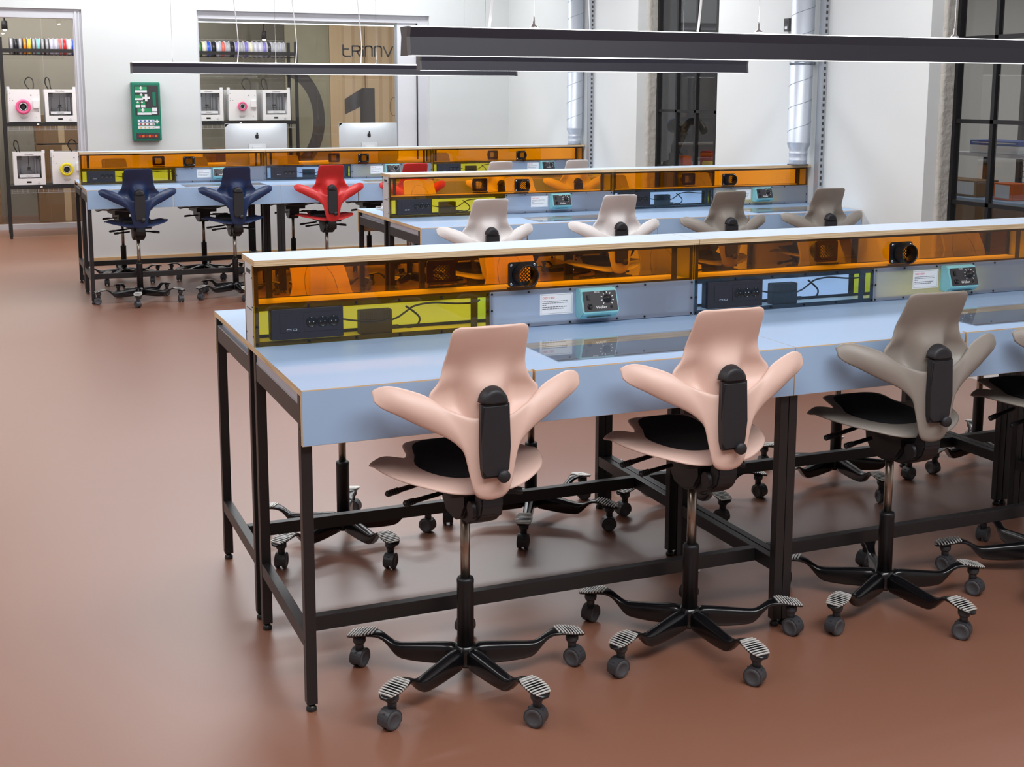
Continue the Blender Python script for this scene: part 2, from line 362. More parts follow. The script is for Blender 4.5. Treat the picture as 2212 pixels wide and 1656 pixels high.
# ------------------------------------------------------------------ tables
def make_table(ys, leftmost):
    root = thing('workbench_table', '', 'table')
    b = MB(); t = .018; gx0, gx1, gy0, gy1 = .765, 1.42, .075, .36
    for x0, x1, y0, y1 in ((.001, gx0, .018, D-.001), (gx1, L-.001, .018, D-.001), (gx0, gx1, .018, gy0), (gx0, gx1, gy1, D-.001)):
        b.box(x0, x1, y0, y1, H-t, H, 'ply', top='lam')
    b.build('tabletop', root)
    # blue front drops with plywood edge, split in two
    for x0, x1 in ((.001, .652), (.660, L-.001)):
        b = MB(); b.box(x0, x1, .0006, .0175, H-AP, H, 'ply', top='lam'); b.box(x0+.001, x1-.001, 0, .0012, H-AP+.001, H-.0034, 'lam'); b.build('apron', root)
    b = MB(); b.box(gx0-.003, gx1+.003, gy0-.003, gy1+.003, H+.0002, H+.0035, 'lid'); tag(b.build('display_glass', root), 'clear glass lid')
    b = MB(); z0, z1 = H-.10, H-t-.0005
    b.box(gx0-.01, gx1+.01, gy0-.012, gy1+.01, z0-.004, z0, 'tray'); b.box(gx0-.01, gx0, gy0-.012, gy1+.01, z0, z1, 'tray'); b.box(gx1, gx1+.01, gy0-.012, gy1+.01, z0, z1, 'tray')
    b.box(gx0, gx1, gy0-.012, gy0, z0, z1, 'tray'); b.box(gx0, gx1, gy1, gy1+.01, z0, z1, 'tray'); b.build('display_tray', root)
    w_ = .03
    for x in (.001, L-.031):
        for y in (.022, .597):
            lb = MB(); lb.box(x, x+w_, y, y+w_, .022, H-t-.0005, 'steel', bev=.002)
            lo = lb.build('leg', root)
            f = MB(); f.lathe([(.006, .018), (.006, .024)], 'steel', c=(x+.015, y+.015, 0), n=12); f.lathe([(.0, 0), (.0138, 0), (.0148, .004), (.0142, .009), (.008, .018), (.0, .019)], 'steel', c=(x+.015, y+.015, 0), n=20)
            f.build('foot', lo)
            for z in (.20, .79):
                s2 = MB(); xo = x-.0008 if x < .5 else x+.0308; s2.cyl((xo, y+.015, z), (x+.015, y+.015, z), .004, 'bolt', n=8); s2.build('bolt', lo)
    for x in (.001, L-.031):
        r = MB(); r.box(x+.001, x+.029, .052, .597, .80, .852, 'steel', bev=.0015); r.build('side_rail', root)
        r = MB(); r.box(x+.004, x+.012, .052, .597, .853, H-t-.0005, 'grey_strip'); r.box(x+.002, x+.028, .052, .597, .852, .857, 'alu'); tag(r.build('side_infill', root), 'pale grey strip above the side rail')
        r = MB(); r.box(x+.001, x+.029, .052, .597, .18, .221, 'steel', bev=.0015); r.build('side_stretcher', root)
    r = MB(); r.box(.030, L-.031, ys, ys+.03, .18, .222, 'steel', bev=.0015); r.build('long_stretcher', root)
    r = MB(); r.box(.031, L-.031, .604, .624, .80, .84, 'steel'); r.build('rear_rail', root)
    return root
T_FRONT = make_table(.135, True); T_REAR = make_table(.33, True)
# ------------------------------------------------------------------ riser units
def plate_openings(b, us, zs, y0, y1, k, solid):
    """grid of boxes between breakpoints; solid(i,j) tells which cells are metal"""
    for i in range(len(us)-1):
        for j in range(len(zs)-1):
            if solid(i, j): b.box(us[i], us[i+1], y0, y1, zs[j], zs[j+1], k)
def screw_mb(u, z, y):
    b = MB(); b.cyl((u, y+.002, z), (u, y-.0022, z), .0042, 'bolt', n=12, r1=.0032); b.cyl((u, y-.0018, z), (u, y-.0026, z), .0014, 'slot', n=6); return b
def make_face(root, s, tint):
    """s=+1 front, -1 the same face turned round for the back. tint = colour of lower-left sheet"""
    R2 = Matrix.Rotation(0 if s > 0 else PI, 4, 'Z') @ Matrix.Translation((-L/2, 0, 0))
    yf = -.062
    b = MB(); us = [.001, .018, .70, .722, .752, .775, 1.435, 1.455, 1.506, L-.001]; zs = [.0, .014, .108, .130, .236, .249]
    def solid(i, j):
        if j in (0, 2, 4) or i in (0, 8): return True
        if j == 3: return i in (6,)
        return i in (2, 4)
    plate_openings(b, us, zs, yf+.001, yf+.004, 'inner', solid)
    b.box(.826, .926, yf+.001, yf+.004, .130, .135, 'inner')
    b.build('metal_frame', root, mtx=R2)
    b = MB(); b.box(.0012, L-.0012, yf-.004, yf, .125, .2485, 'orange'); tag(b.build('orange_panel', root, mtx=R2), 'orange see-through upper panel')
    b = MB(); b.box(.0012, .7625, yf-.004, yf, .002, .1235, tint); tag(b.build('tinted_panel', root, mtx=R2), tint+' see-through lower panel')
    b = MB(); b.box(.7645, L-.0012, yf-.004, yf, .002, .1235, 'frost'); tag(b.build('frosted_panel', root, mtx=R2), 'milky frosted lower panel')
    for u, z in [(.011, .008), (.011, .062), (.011, .116), (.17, .008), (.32, .008), (.46, .008), (.60, .008), (.17, .1175), (.32, .1175), (.46, .1175), (.60, .1175), (.757, .008), (.757, .062), (.757, .116),
                 (.771, .008), (.771, .062), (.771, .116), (.90, .008), (1.050, .008), (1.225, .008), (1.33, .008), (1.512, .008), (1.512, .062), (1.512, .116), (.90, .1175), (1.050, .1175), (1.225, .1175), (1.33, .1175)]:
        screw_mb(u, z, yf-.004).build('screw', root, mtx=R2)
    # socket block
    b = MB(); b.box(.052, .275, yf-.012, yf+.03, .018, .112, 'sock', bev=.0015); so = b.build('socket_block', root, mtx=R2)
    b = MB(); b.box(.078, .138, yf-.0135, yf-.012, .04, .098, 'sock', bev=.0005); b.build('cover_plate', so, mtx=R2)
    for dx in (.098, .116):
        b = MB(); b.prism(rrect(dx, dx+.014, .045, .051, .0015), 'chrome', 'y', yf-.0145, yf-.0125); b.box(dx+.002, dx+.012, yf-.0149, yf-.0144, .0465, .0495, 'sock2'); b.build('usb_port', so, mtx=R2)
    b = MB(); b.prism(rrect(.152, .268, .040, .098, .002), 'sock', 'y', yf-.0135, yf-.0118); b.build('socket_surround', so, mtx=R2)
    for cx in (.175, .2095, .244):
        b = MB(); cz = .069
        b.lathe([(.0, -.0008), (.0135, -.0008), (.0155, -.0022), (.0165, -.0022), (.0165, 0)], 'sock2', c=(cx, yf-.0132, cz), ax='y', n=24)
        for dx, dz in ((-.0065, 0), (.0065, 0)): b.cyl((cx+dx, yf-.0140, cz+dz), (cx+dx, yf-.0148, cz+dz), .0016, 'chrome', n=8)
        b.box(cx-.0012, cx+.0012, yf-.0165, yf-.0138, cz+.0125, cz+.0155, 'chrome'); b.box(cx-.0012, cx+.0012, yf-.0165, yf-.0138, cz-.0155, cz-.0125, 'chrome')
        b.build('socket', so, mtx=R2)
    # fan port
    cx, cz = .876, .178; y = yf-.004
    b = MB(); out = rrect(cx-.050, cx+.050, cz-.040, cz+.040, .010, 6); n = len(out)
    inn = [(cx+.0335*math.cos(math.atan2(q[1]-cz, q[0]-cx)), cz+.0335*math.sin(math.atan2(q[1]-cz, q[0]-cx))) for q in out]
    for ya, rev in ((y-.007, 0), (y-.0003, 1)): pass
    v = [(p[0], y-.007, p[1]) for p in out]+[(p[0], y-.007, p[1]) for p in inn]+[(p[0], y-.0003, p[1]) for p in out]+[(p[0], y-.0003, p[1]) for p in inn]
    f = []
    for i in range(n):
        j = (i+1) % n; f += [(i, j, n+j, n+i), (2*n+i, 3*n+i, 3*n+j, 2*n+j), (i, 2*n+i, 2*n+j, j), (n+i, n+j, 3*n+j, 3*n+i)]
    b.add(v, f, 'matblack'); port = b.build('fan_port', root, mtx=R2)
    b = MB(); b.lathe([(.0335, 0), (.0385, -.001), (.0365, -.012), (.0355, -.046), (.0360, -.050), (.0335, -.050), (.0325, -.046), (.0325, -.002), (.0335, 0)], 'matblack', c=(cx, y-.006, cz), ax='y', n=36); b.build('pipe_collar', port, mtx=R2)
    b = MB()
    for i in range(-4, 5):
        for sg in (1, -1):
            d = i*.0085; h = math.sqrt(max(0, .0335**2-d*d)); c0 = Vector((cx, y-.002, cz)); u_ = Vector((1, 0, sg)).normalized(); w2 = Vector((-sg, 0, 1)).normalized()
            if h > .002: b.cyl(c0+w2*d-u_*h, c0+w2*d+u_*h, .0014, 'matblack', n=6)
    b.build('grille', port, mtx=R2)
    for dx, dz in ((-.040, .030), (.040, .030), (-.040, -.030), (.040, -.030)):
        b = MB(); b.lathe([(0, -.0035), (.003, -.0035), (.0055, -.0012), (.0055, 0)], 'chrome', c=(cx+dx, y-.007, cz+dz), ax='y', n=14); b.cyl((cx+dx, y-.0102, cz+dz), (cx+dx, y-.0109, cz+dz), .0018, 'slot', n=6); b.build('bolt', port, mtx=R2)
    # box edges of the plenum seen through the orange sheet
    for u0, u1 in ((.820, .8235), (.930, .9335)):
        pass
def make_riser(tf, tr):
    root = thing('riser_unit', '', 'desk riser')
    b = MB(); b.box(-L/2+.001, L/2-.001, -.097, .097, .249, .267, 'ply', top='lamslab'); b.build('shelf_board', root)
    b = MB(); b.box(-L/2+.02, L/2-.02, -.056, .056, .124, .128, 'ipan'); b.build('middle_board', root)
    b = MB(); b.box(-L/2+.02, L/2-.02, -.056, .056, .0008, .004, 'ipan'); b.build('bottom_board', root)
    for x0, x1, sd in ((-L/2+.0022, -L/2+.005, -1), (L/2-.005, L/2-.0022, 1)):
        b = MB(); b.box(x0, x1, -.062, .062, 0, .249, 'endp'); e = b.build('end_plate', root)
        b = MB(); xo = x0-.0008 if sd < 0 else x1+.0008; xi = x0+.0005 if sd < 0 else x1-.0005
        a0, a1 = min(xo, xi), max(xo, xi)
        b.prism(rrect(-.036, .036, .11, .225, .004), 'endp', 'x', a0, a1); b.box(a0-.0002, a1+.0002, -.036, .036, .108, .111, 'slot'); b.box(a0-.0002, a1+.0002, -.030, .030, .219, .232, 'slot')
        b.build('access_hatch', e)
        for yy, zz in ((-.05, .03), (.05, .03), (-.05, .12), (-.05, .21), (.05, .21)):
            b = MB(); b.cyl((xo, yy, zz), (xo+.0015*sd, yy, zz), .0025, 'slot', n=8); b.build('screw', e)
    make_face(root, 1, tf); make_face(root, -1, tr)
    return root
RIS = {('yellow', 'blue'): make_riser('yellow', 'blue'), ('blue', 'yellow'): make_riser('blue', 'yellow')}
# ------------------------------------------------------------------ soldering station, sign, adapter
def make_station():
    root = thing('soldering_station', '', 'soldering station')
    # local: x across 0..0.14, y=0 panel plane (towards -y = user), z from bottom
    b = MB(); Wd = .132
    prof = [(-.0002, .004), (-.0002, .098), (-.030, .100), (-.040, .094), (-.064, .026), (-.060, .018), (-.034, .0)]
    b.prism([(p[0], p[1]) for p in prof], 'turq', 'x', 0, Wd)
    es = [e for e in b.bm.edges]; bmesh.ops.bevel(b.bm, geom=es, offset=.0025, segments=2, affect='EDGES'); b.build('housing', root)
    # sloped plate frame: from (-.0405,.093) to (-.0645,.026)
    p0 = Vector((0, -.0418, .0925)); p1 = Vector((0, -.0648, .0275)); d = (p0-p1); hgt = d.length; up = d.normalized(); nrm = Vector((0, -up.z, up.y)); 
    mt = Matrix.Identity(4)
    for i in range(3): mt[i][0] = (1, 0, 0)[i]; mt[i][1] = up[i]; mt[i][2] = nrm[i]; mt[i][3] = p1[i]
    b = MB(); b.prism(rrect(.005, Wd-.005, .001, hgt-.001, .002), 'plate', 'z', -.0008, .0012); pl = b.build('control_plate', root, mtx=mt)
    b = MB(); b.prism(rrect(.017, .030, .038, .058, .002), 'sock2', 'z', .001, .0022); b.prism(rrect(.019, .028, .041, .055, .001), 'matblack', 'z', .002, .0045); b.build('power_switch', pl, mtx=mt)
    b = MB(); b.lathe([(.0, .003), (.006, .003), (.0065, .006), (.0085, .006), (.0095, .001)], 'sock2', c=(.026, .017, 0), n=20); b.build('plug_socket', pl, mtx=mt)
    b = MB(); b.lathe([(.0145, .001), (.0135, .0035), (.009, .004), (.0085, .017), (.0, .0175)], 'matblack', c=(.092, .041, 0), n=24); b.build('dial_knob', pl, mtx=mt)
    b = MB()
    for i in range(9):
        a = -.25*PI+i*(1.5*PI/8); c_, s_ = math.cos(a), math.sin(a); q = Vector((.092+.021*c_, .041+.021*s_, .0014)); t = Vector((c_, s_, 0)); pq = Vector((-s_, c_, 0))
        b.add([q-t*.003-pq*.0008, q+t*.003-pq*.0016, q+t*.003+pq*.0016, q-t*.003+pq*.0008], [(0, 1, 2, 3)], 'markwhite')
    b.build('dial_marks', pl, mtx=mt)
    b = MB(); b.lathe([(.0, .0022), (.003, .0022), (.003, .001)], 'sock2', c=(.085, .064, 0), n=12); b.build('indicator', pl, mtx=mt)
    b = MB(); b.lathe([(.0, .0022), (.004, .0022), (.0052, .0014), (.0052, .001)], 'sock2', c=(.103, .014, 0), n=16); b.build('earth_jack', pl, mtx=mt)
    text_mesh('Weller', .0145, 'markwhite', mt @ Matrix.Translation((.047, .009, .0014)), 'brand_lettering', pl, extr=.0002)
    text_mesh('PU 81', .008, 'markwhite', mt @ Matrix.Translation((.047, .0615, .0014)), 'model_lettering', pl, extr=.0002)
    b = MB()
    for i in range(16): b.box(.022+i*.0055, .0245+i*.0055, -.0555, -.040, .0085, .010, 'slot')
    for q in range(1): pass
    v = b.build('vent_slots', root)
    v.data.transform(Matrix.Translation((0, 0, -.002)))
    return root
def make_sign():
    root = thing('instruction_sign', '', 'sign')
    b = MB(); b.box(0, .118, -.0016, -.0002, 0, .069, 'paper'); b.build('sheet', root)
    b = MB()
    for z0, z1, x0, x1 in ((.0035, .0042, .004, .114), (.0650, .0657, .004, .114), (.0035, .0657, .004, .0046), (.0035, .0657, .1134, .114)): b.box(x0, x1, -.0019, -.0014, z0, z1, 'ink')
    random.seed(3)
    for z, x1 in ((.043, .100), (.037, .100), (.031, .024), (.0235, .096), (.0175, .086)):
        x = .008
        while x < x1:
            w_ = random.uniform(.003, .010); b.box(x, min(x+w_, x1), -.0019, -.0014, z, z+(.0022 if z > .03 else .0028), 'ink'); x += w_+.0016
    b.build('printed_lines', root)
    text_mesh('OBS! OBS!', .010, 'redink', Matrix.Translation((.008, -.0017, .052)) @ FACE, 'heading', root, extr=.0002)
    return root
def make_adapter():
    root = thing('power_adapter', '', 'power adapter')
    b = MB(); b.box(0, .105, 0, .036, 0, .076, 'adapter', bev=.004); o = b.build('body', root)
    b = MB()
    for i in range(17): b.box(.006+i*.0056, .009+i*.0056, -.0012, .0005, .048, .075, 'adapter')
    b.build('cooling_ribs', o)
    b = MB(); b.tube(catmull([(.10, .008, .018), (.135, .006, .018), (.165, .004, .014), (.19, .004, .022), (.196, .004, .042), (.178, .004, .062), (.15, .002, .082)]), .0032, 'cable', 8); b.box(.100, .128, .002, .014, .012, .024, 'adapter', bev=.002); b.build('mains_cord', root)
    b = MB(); b.tube(catmull([(.10, .004, .040), (.125, .0, .050), (.15, -.001, .066), (.18, .0, .082), (.24, .0, .088), (.32, .002, .080), (.38, .0, .080), (.40, .0, .088)]), .003, 'cable', 8); b.build('output_cord', root)
    b = MB(); b.tube(catmull([(-.055, -.002, .055), (-.03, -.003, .050), (.0, -.0035, .046), (.06, -.004, .044), (.10, .001, .05)]), .0028, 'cable', 8); b.build('input_cord', root)
    return root
STATION, SIGN, ADAPT = make_station(), make_sign(), make_adapter()
def make_pliers():
    root = thing('pliers', '', 'pliers')
    for sg in (1, -1):
        b = MB(); b.tube(catmull([(0, 0, .009), (.02, .010*sg, .009), (.06, .018*sg, .008), (.10, .012*sg, .008)]), [.004]*6+[.006]*13, 'redtool', 8); b.build('handle', root)
    b = MB(); b.tube([(-.05, .002, .009), (-.02, .006, .009), (.004, .004, .009)], [.002, .006, .007], 'alu', 8); b.tube([(-.05, -.002, .009), (-.02, -.006, .009), (.004, -.004, .009)], [.002, .006, .007], 'alu', 8); b.build('jaws', root)
    return root
PLIERS = make_pliers()
used = set()
def place(proto, loc, rz, label, group=None):
    if proto in used: o = copy_tree(proto)
    else: o = proto; used.add(proto)
    o.location = loc; o.rotation_euler = (0, 0, rz); o['label'] = label
    if group: o['group'] = group
    return o
BENCH = [  # name, x0, y0, modules
    ('nearest bench', 0.0, 0.0, 3), ('middle bench', 1.5505, 3.657, 2), ('farthest bench', .0254, 7.247, 3)]
ORD = {3: ('left', 'middle', 'right'), 2: ('left', 'right')}
SEEN = {('nearest bench', 2)}
for bn, x0, y0, n in BENCH:
    for i in range(n):
        pos = ORD[n][i]; x = x0+i*L
        place(T_FRONT, (x, y0, 0), 0, 'blue-topped work table, camera-side, %s section of the %s' % (pos, bn), 'blue work tables with black steel legs')
        place(T_REAR, (x+L, y0+2*D, 0), PI, 'blue-topped work table on the far side of the riser, %s section of the %s' % (pos, bn), 'blue work tables with black steel legs')
        key = ('yellow', 'blue') if i % 2 == 0 else ('blue', 'yellow')
        place(RIS[key], (x+L/2, y0+.671, H+.0006), 0, 'orange riser box with %s lower panel, %s section of the %s' % (key[0], pos, bn), 'risers with orange panels along the benches')
        yf = y0+.671-.066
        place(STATION, (x+1.068, yf-.0006, H+.022), 0, 'turquoise soldering station on the riser, %s section of the %s' % (pos, bn), 'turquoise soldering stations')
        place(SIGN, (x+.940, yf, H+.038), 0, 'white notice with red heading left of soldering station, %s section of the %s' % (pos, bn), 'white notices on the frosted panels')
        place(ADAPT, (x+.335, y0+.671-.050, H+.012), 0, 'black power adapter behind the %s panel, %s section of the %s' % (key[0], pos, bn), 'power adapters inside the risers')
        if bn != 'farthest bench' and not (bn == 'nearest bench' and i == 2):
            for k_, (dx, dy, rz) in enumerate(((1.26, .16, .3), (1.12, .20, 2.7))):
                place(PLIERS, (x+dx, y0+dy, H-.0995), rz, ('right-hand' if k_ == 0 else 'left-hand')+' red-handled pliers under the glass lid, %s section of the %s' % (pos, bn), 'pliers in the display trays')
for p in (T_FRONT, T_REAR, STATION, SIGN, ADAPT, PLIERS): pass
# ------------------------------------------------------------------ chairs
def seat_z(x, y):
    ax = abs(x)
    z = .628+.42*ax*ax+.10*max(0, y-.08)
    z += .012*max(0, (y-.05)/.2)
    z -= 4.6*max(0, ax-.205)*max(0, y-.070)*2.2          # horns curl down in front
    if y < -.11: z -= 3.0*(-.11-y)**2
    if y > .20: z -= 2.2*(y-.20)**2
    return z
SEAT_OUT = [(0, -.172), (.06, -.170), (.115, -.155), (.165, -.120), (.205, -.072), (.232, -.012), (.246, .050), (.250, .100), (.238, .132), (.205, .138), (.168, .128), (.138, .132), (.122, .160), (.118, .200), (.104, .243), (.066, .278), (0, .290)]
def dome(out_half, rings, zf, cy, k, b, n=5):
    full = out_half+[(-x, y) for x, y in out_half[-2:0:-1]]
    full = [tuple(v) for v in catmull([(*p, 0) for p in full+[full[0]]], 3)[:-1]]
    P = []
    for p in full:
        row = []
        for j in range(rings+1):
            t = 1-j/rings*(1-1e-3) if j < rings else .02
            x = p[0]*t; y = cy+(p[1]-cy)*t; row.append((x, y, zf(x, y, t)))
        P.append(row)
    vs = b.grid(P, k, closeu=True)
    fc = b.bm.faces.new([r[-1] for r in vs]); fc.material_index = b.mi(k); fc.smooth = True
UP = [(0, .828), (.025, .827), (.050, .826), (.070, .832), (.090, .840), (.110, .848), (.130, .860), (.148, .874), (.166, .886), (.190, .895), (.218, .904), (.245, .911), (.264, .911), (.278, .907), (.289, .900), (.294, .895)]
LO = [(0, .598), (.028, .601), (.047, .613), (.056, .642), (.060, .680), (.064, .714), (.078, .744), (.108, .770), (.138, .786), (.172, .801), (.206, .819), (.240, .838), (.262, .847), (.278, .856), (.289, .866), (.294, .873)]
YBK = -.21
def wy(x): return YBK+.085*(min(1.05, abs(x)/.287))**1.4
def make_chair(color):
    sk = 's_'+color
    root = thing('saddle_chair', '', 'chair')
    # seat shell
    b = MB(); dome(SEAT_OUT, 7, lambda x, y, t: seat_z(x, y)-(.006 if t > .99 else 0), .05, sk, b); b.build('seat_shell', root, solid=.010, sub=1, off=-1)
    cush = [(0, -.085), (.045, -.080), (.085, -.055), (.112, -.010), (.124, .040), (.122, .085), (.106, .130), (.098, .175), (.082, .212), (.045, .238), (0, .244)]
    b = MB(); dome(cush, 5, lambda x, y, t: seat_z(x, y)+.003+.011*(1-t**6), .05, 'cloth', b); b.build('seat_cushion', root, solid=.006, sub=1, off=-1)
    # back: wings and stem
    b = MB(); P = []; K = 7
    idx = list(range(len(UP)))
    cols = [(-1, i) for i in idx[:0:-1]]+[(1, i) for i in idx]
    for sg, i in cols:
        row = []
        for j in range(K+1):
            t = j/K; x = lerp(LO[i][0], UP[i][0], t); z = lerp(LO[i][1], UP[i][1], t)
            wing = min(1, max(0, (abs(x)-.05)/.12)); curl = max(0, min(1, (.296-abs(x))/.07))
            y = wy(x)+wing*(.016*t-.020*curl*math.sin(PI*t)+.008)-.002
            if z < .62 and abs(x) < .07: y += .25*(.62-z)
            row.append((sg*x, y, z))
        P.append(row)
    b.grid(P, sk); 
    wings = b.build('backrest', root, solid=.011, sub=1, off=0)
    # upper blade
    b = MB(); st = [(.800, .085, -.155), (.822, .118, -.138), (.845, .142, -.126), (.866, .155, -.122), (.885, .158, -.124), (.898, .143, -.128), (.912, .130, -.136), (.930, .123, -.146), (.955, .117, -.161), (.985, .113, -.178), (1.015, .110, -.194), (1.04, .109, -.206), (1.056, .107, -.213), (1.064, .100, -.216), (1.068, .085, -.218)]
    P = []
    for z, hw, cy in st:
        row = []
        for j in range(21):
            u = -1+2*j/20; x = hw*u
            k_ = 1.0 if z > .9 else 1.0
            edge = -.030*(abs(u)**2.2)*max(0, min(1, (.94-z)/.06)) + (.016*abs(u)**2 if z > .94 else .0)
            w8 = max(0, min(1, (.990-z)/.100)); w8 = w8*w8*(3-2*w8); tgt = lerp(cy+edge, -.190, math.exp(-(x/.058)**4)*w8); row.append((x, tgt, z+.001*(1-abs(u)**3)))
        P.append(row)
    b.grid(P, sk); b.build('back_blade', root, solid=.010, sub=1, off=0)
    # front pad outline is a fine groove on the blade
    b = MB(); arc = [(-.062, .90), (-.064, .94), (-.056, .985), (-.034, 1.02), (0, 1.033), (.034, 1.02), (.056, .985), (.064, .94), (.062, .90)]
    def by(z):
        for (z0, _, c0), (z1, _, c1) in zip(st, st[1:]):
            if z0 <= z <= z1: return lerp(c0, c1, (z-z0)/(z1-z0))
        return -.2
    b.tube(catmull([(x, by(z)+.0058+(.016*(x/.11)**2 if z > .94 else 0), z) for x, z in arc], 5), .0008, 'slot', 5); b.build('pad_seam', root)
    # black spine cover
    b = MB(); n = 12
    def cover(pts, y0, y1, bev):
        bb = MB(); bb.prism(pts, 'padblack', 'y', y0, y1, smooth=False); es = [e for e in bb.bm.edges if abs(e.verts[0].co.y-y0) < 1e-6 and abs(e.verts[1].co.y-y0) < 1e-6]
        bmesh.ops.bevel(bb.bm, geom=es, offset=bev, segments=3, affect='EDGES'); return bb
    capz = .868; b = MB(); P = []
    for i in range(17):
        a = PI*i/16; row = []
        for j in range(9):
            q = j/8; row.append((.0400*math.cos(a)*q, -.204-.033*max(0, 1-q**9)**.5, capz+.0415*math.sin(a)*q))
        P.append(row)
    b.grid(P, 'padblack'); 
    lo_ = [(.040*q, -.204-.033*max(0, 1-abs(q)**9)**.5, capz) for q in [k/8 for k in range(-8, 9)]]
    b.add(lo_+[(.040, -.196, capz), (-.040, -.196, capz)], [tuple(range(len(lo_)+2))], 'padblack'); b.build('spine_cap', root, weld=1e-5)
    bb = cover([(-.032, .668), (.030, .668), (.039, .690), (.0405, .75), (.0395, .865), (-.0395, .865), (-.0405, .75), (-.037, .690)], -.236, -.213, .007); bb.build('spine_cover', root)
    b = MB(); b.lathe([(.0165, -.006), (.0172, -.021), (.0150, -.025), (.0, -.026)], 'padblack', c=(.020, -.222, .672), ax='y', n=24); b.build('adjuster_knob', root)
    # mechanism
    b = MB()
    b.prism([(-.115, .600), (-.120, .560), (-.085, .515), (-.03, .495), (.035, .500), (.075, .540), (.085, .600)], 'matblack', 'x', -.045, .045)
    es = list(b.bm.edges); bmesh.ops.bevel(b.bm, geom=es, offset=.006, segments=2, affect='EDGES')
    b.prism([(-.14, .622), (-.14, .595), (.12, .595), (.12, .628)], 'matblack', 'x', -.09, .09)
    b.build('tilt_mechanism', root)
    b = MB(); b.prism([(-.203, .650), (-.208, .585), (-.196, .553), (-.165, .530), (-.10, .503), (-.05, .500), (-.05, .535), (-.10, .545), (-.145, .562), (-.165, .585), (-.180, .650)], 'matblack', 'x', -.032, .032)
    bmesh.ops.bevel(b.bm, geom=list(b.bm.edges), offset=.005, segments=2, affect='EDGES'); b.cyl((-.042, -.15, .560), (.042, -.15, .560), .024, 'matblack', n=20); b.build('back_arm', root)
    for x0, y0_, z0, x1, y1_, z1 in ((-.06, .10, .575, -.215, .055, .563), (-.06, .02, .560, -.185, -.015, .553)):
        b = MB(); p0 = Vector((x0, y0_, z0)); p1 = Vector((x1, y1_, z1)); b.tube([p0.lerp(p1, t) for t in (0, .1, .7, .98, 1)], [(.006, .004), (.007, .005), (.008, .005), (.007, .005), (.003, .002)], 'matblack', 10)
        for i in range(5):
            q = p0.lerp(p1, .74+.05*i); d = (p1-p0).normalized(); b.tube([q-d*.0018, q+d*.0018], .0095, 'matblack', 10)
        b.build('lever', root)
    b = MB(); b.tube(catmull([(.05, .02, .560), (.12, -.01, .556), (.155, -.02, .552), (.165, -.022, .552)], 3), [(.006, .006)]*3+[(.012, .007)]*4+[(.012, .007)]*2+[(.006, .004)], 'matblack', 10); b.build('lever', root)
    # column
    b = MB(); b.lathe([(.0135, .30), (.0135, .51)], 'silver', n=24); b.build('gas_lift', root)
    b = MB(); b.lathe([(.024, .085), (.024, .296), (.0245, .298), (.0245, .306), (.022, .312), (.014, .313)], 'matblack', n=28); b.build('column_tube', root)
    b = MB(); b.lathe([(.020, .055), (.030, .052), (.034, .060), (.034, .095), (.029, .112), (.0245, .114)], 'glossblack', n=28); base = b.build('hub', root)
    return root
def make_base():
    """five-spoke foot, returned as a list of part objects to be parented"""
    root = thing('base', '', 'x')
    for i in range(5):
        a = 2*PI*i/5; R5 = Matrix.Rotation(a, 4, 'Z')
        st = [(.020, .082, .023, .034), (.06, .080, .021, .031), (.12, .073, .0190, .030), (.18, .069, .0175, .025), (.203, .069, .0165, .022), (.222, .080, .0145, .0135), (.243, .099, .0140, .0075), (.260, .108, .0180, .006), (.280, .1115, .026, .0055), (.315, .1085, .0330, .0055), (.343, .101, .0305, .005), (.360, .095, .0180, .0045), (.365, .093, .007, .003)]
        b = MB(); P = []
        for r, z, hw, hh in st:
            ring = []
            for u, v in ((-1, -.75), (-.85, -1), (.85, -1), (1, -.75), (1, .55), (.7, 1), (-.7, 1), (-1, .55)): ring.append((r, hw*u*(1 if v > 0 else .92), z+hh*v))
            P.append(ring+[ring[0]])
        vs = b.grid(P, 'glossblack'); b.bm.faces.new([v for v in vs[0][:-1]]); b.bm.faces.new([v for v in vs[-1][:-1]][::-1])
        arm = b.build('base_arm', root, mtx=R5, weld=1e-5, sub=1)
        b = MB()
        for j in range(9):
            r = .277+j*.0092; q = (r-.315)/.052; hw = .0310*math.sqrt(max(0, 1-q*q))+.001
            zt = .1175-(max(0, r-.285))**1.0*.21; b.box(r, r+.0042, -hw, hw, zt-.003, zt+.0012, 'rib', bev=.0008)
        b.build('foot_rest', arm, mtx=R5)
        cas = MB(); cas.cyl((.327, 0, .050), (.327, 0, .102), .0125, 'hood', n=16); cas.lathe([(.016, .074), (.019, .080), (.019, .096)], 'hood', c=(.327, 0, 0), n=18)
        ca = [0.5, 2.2, -.8, 1.4, 3.0][i]; mt = R5 @ Matrix.Translation((.330, 0, 0)) @ Matrix.Rotation(ca, 4, 'Z') @ Matrix.Translation((-.006, 0, 0))
        cas2 = MB(); pts = [(.0285*math.cos(t), .0275+.0300*math.sin(t)) for t in [PI*(-.12+1.24*q/14) for q in range(15)]]
        inner = [(x*.86, .0275+(z-.0275)*.86) for x, z in pts]
        cas2.prism(pts+inner[::-1], 'hood', 'y', -.0185, .0185); cas2.box(-.022, .022, -.004, .004, .014, .05, 'hood')
        cas.bm.verts.ensure_lookup_table()
        castor = cas.build('castor', root, mtx=R5)
        cas2.build('hood', castor, mtx=mt)
        for sg in (-1, 1):
            wb = MB(); wb.lathe([(.0, .0055*sg), (.0235, .0055*sg), (.0265, .0075*sg), (.0275, .011*sg), (.0265, .0175*sg), (.023, .0200*sg), (.017, .0205*sg), (.016, .0195*sg), (.0, .0195*sg)], 'wheel', c=(0, 0, .0275), ax='y', n=24); wb.build('wheel', castor, mtx=mt)
    return root
BASE = make_base()
PROTO = {}
for c in ('pink', 'grey', 'white', 'navy', 'red', 'dark'): PROTO[c] = make_chair(c)
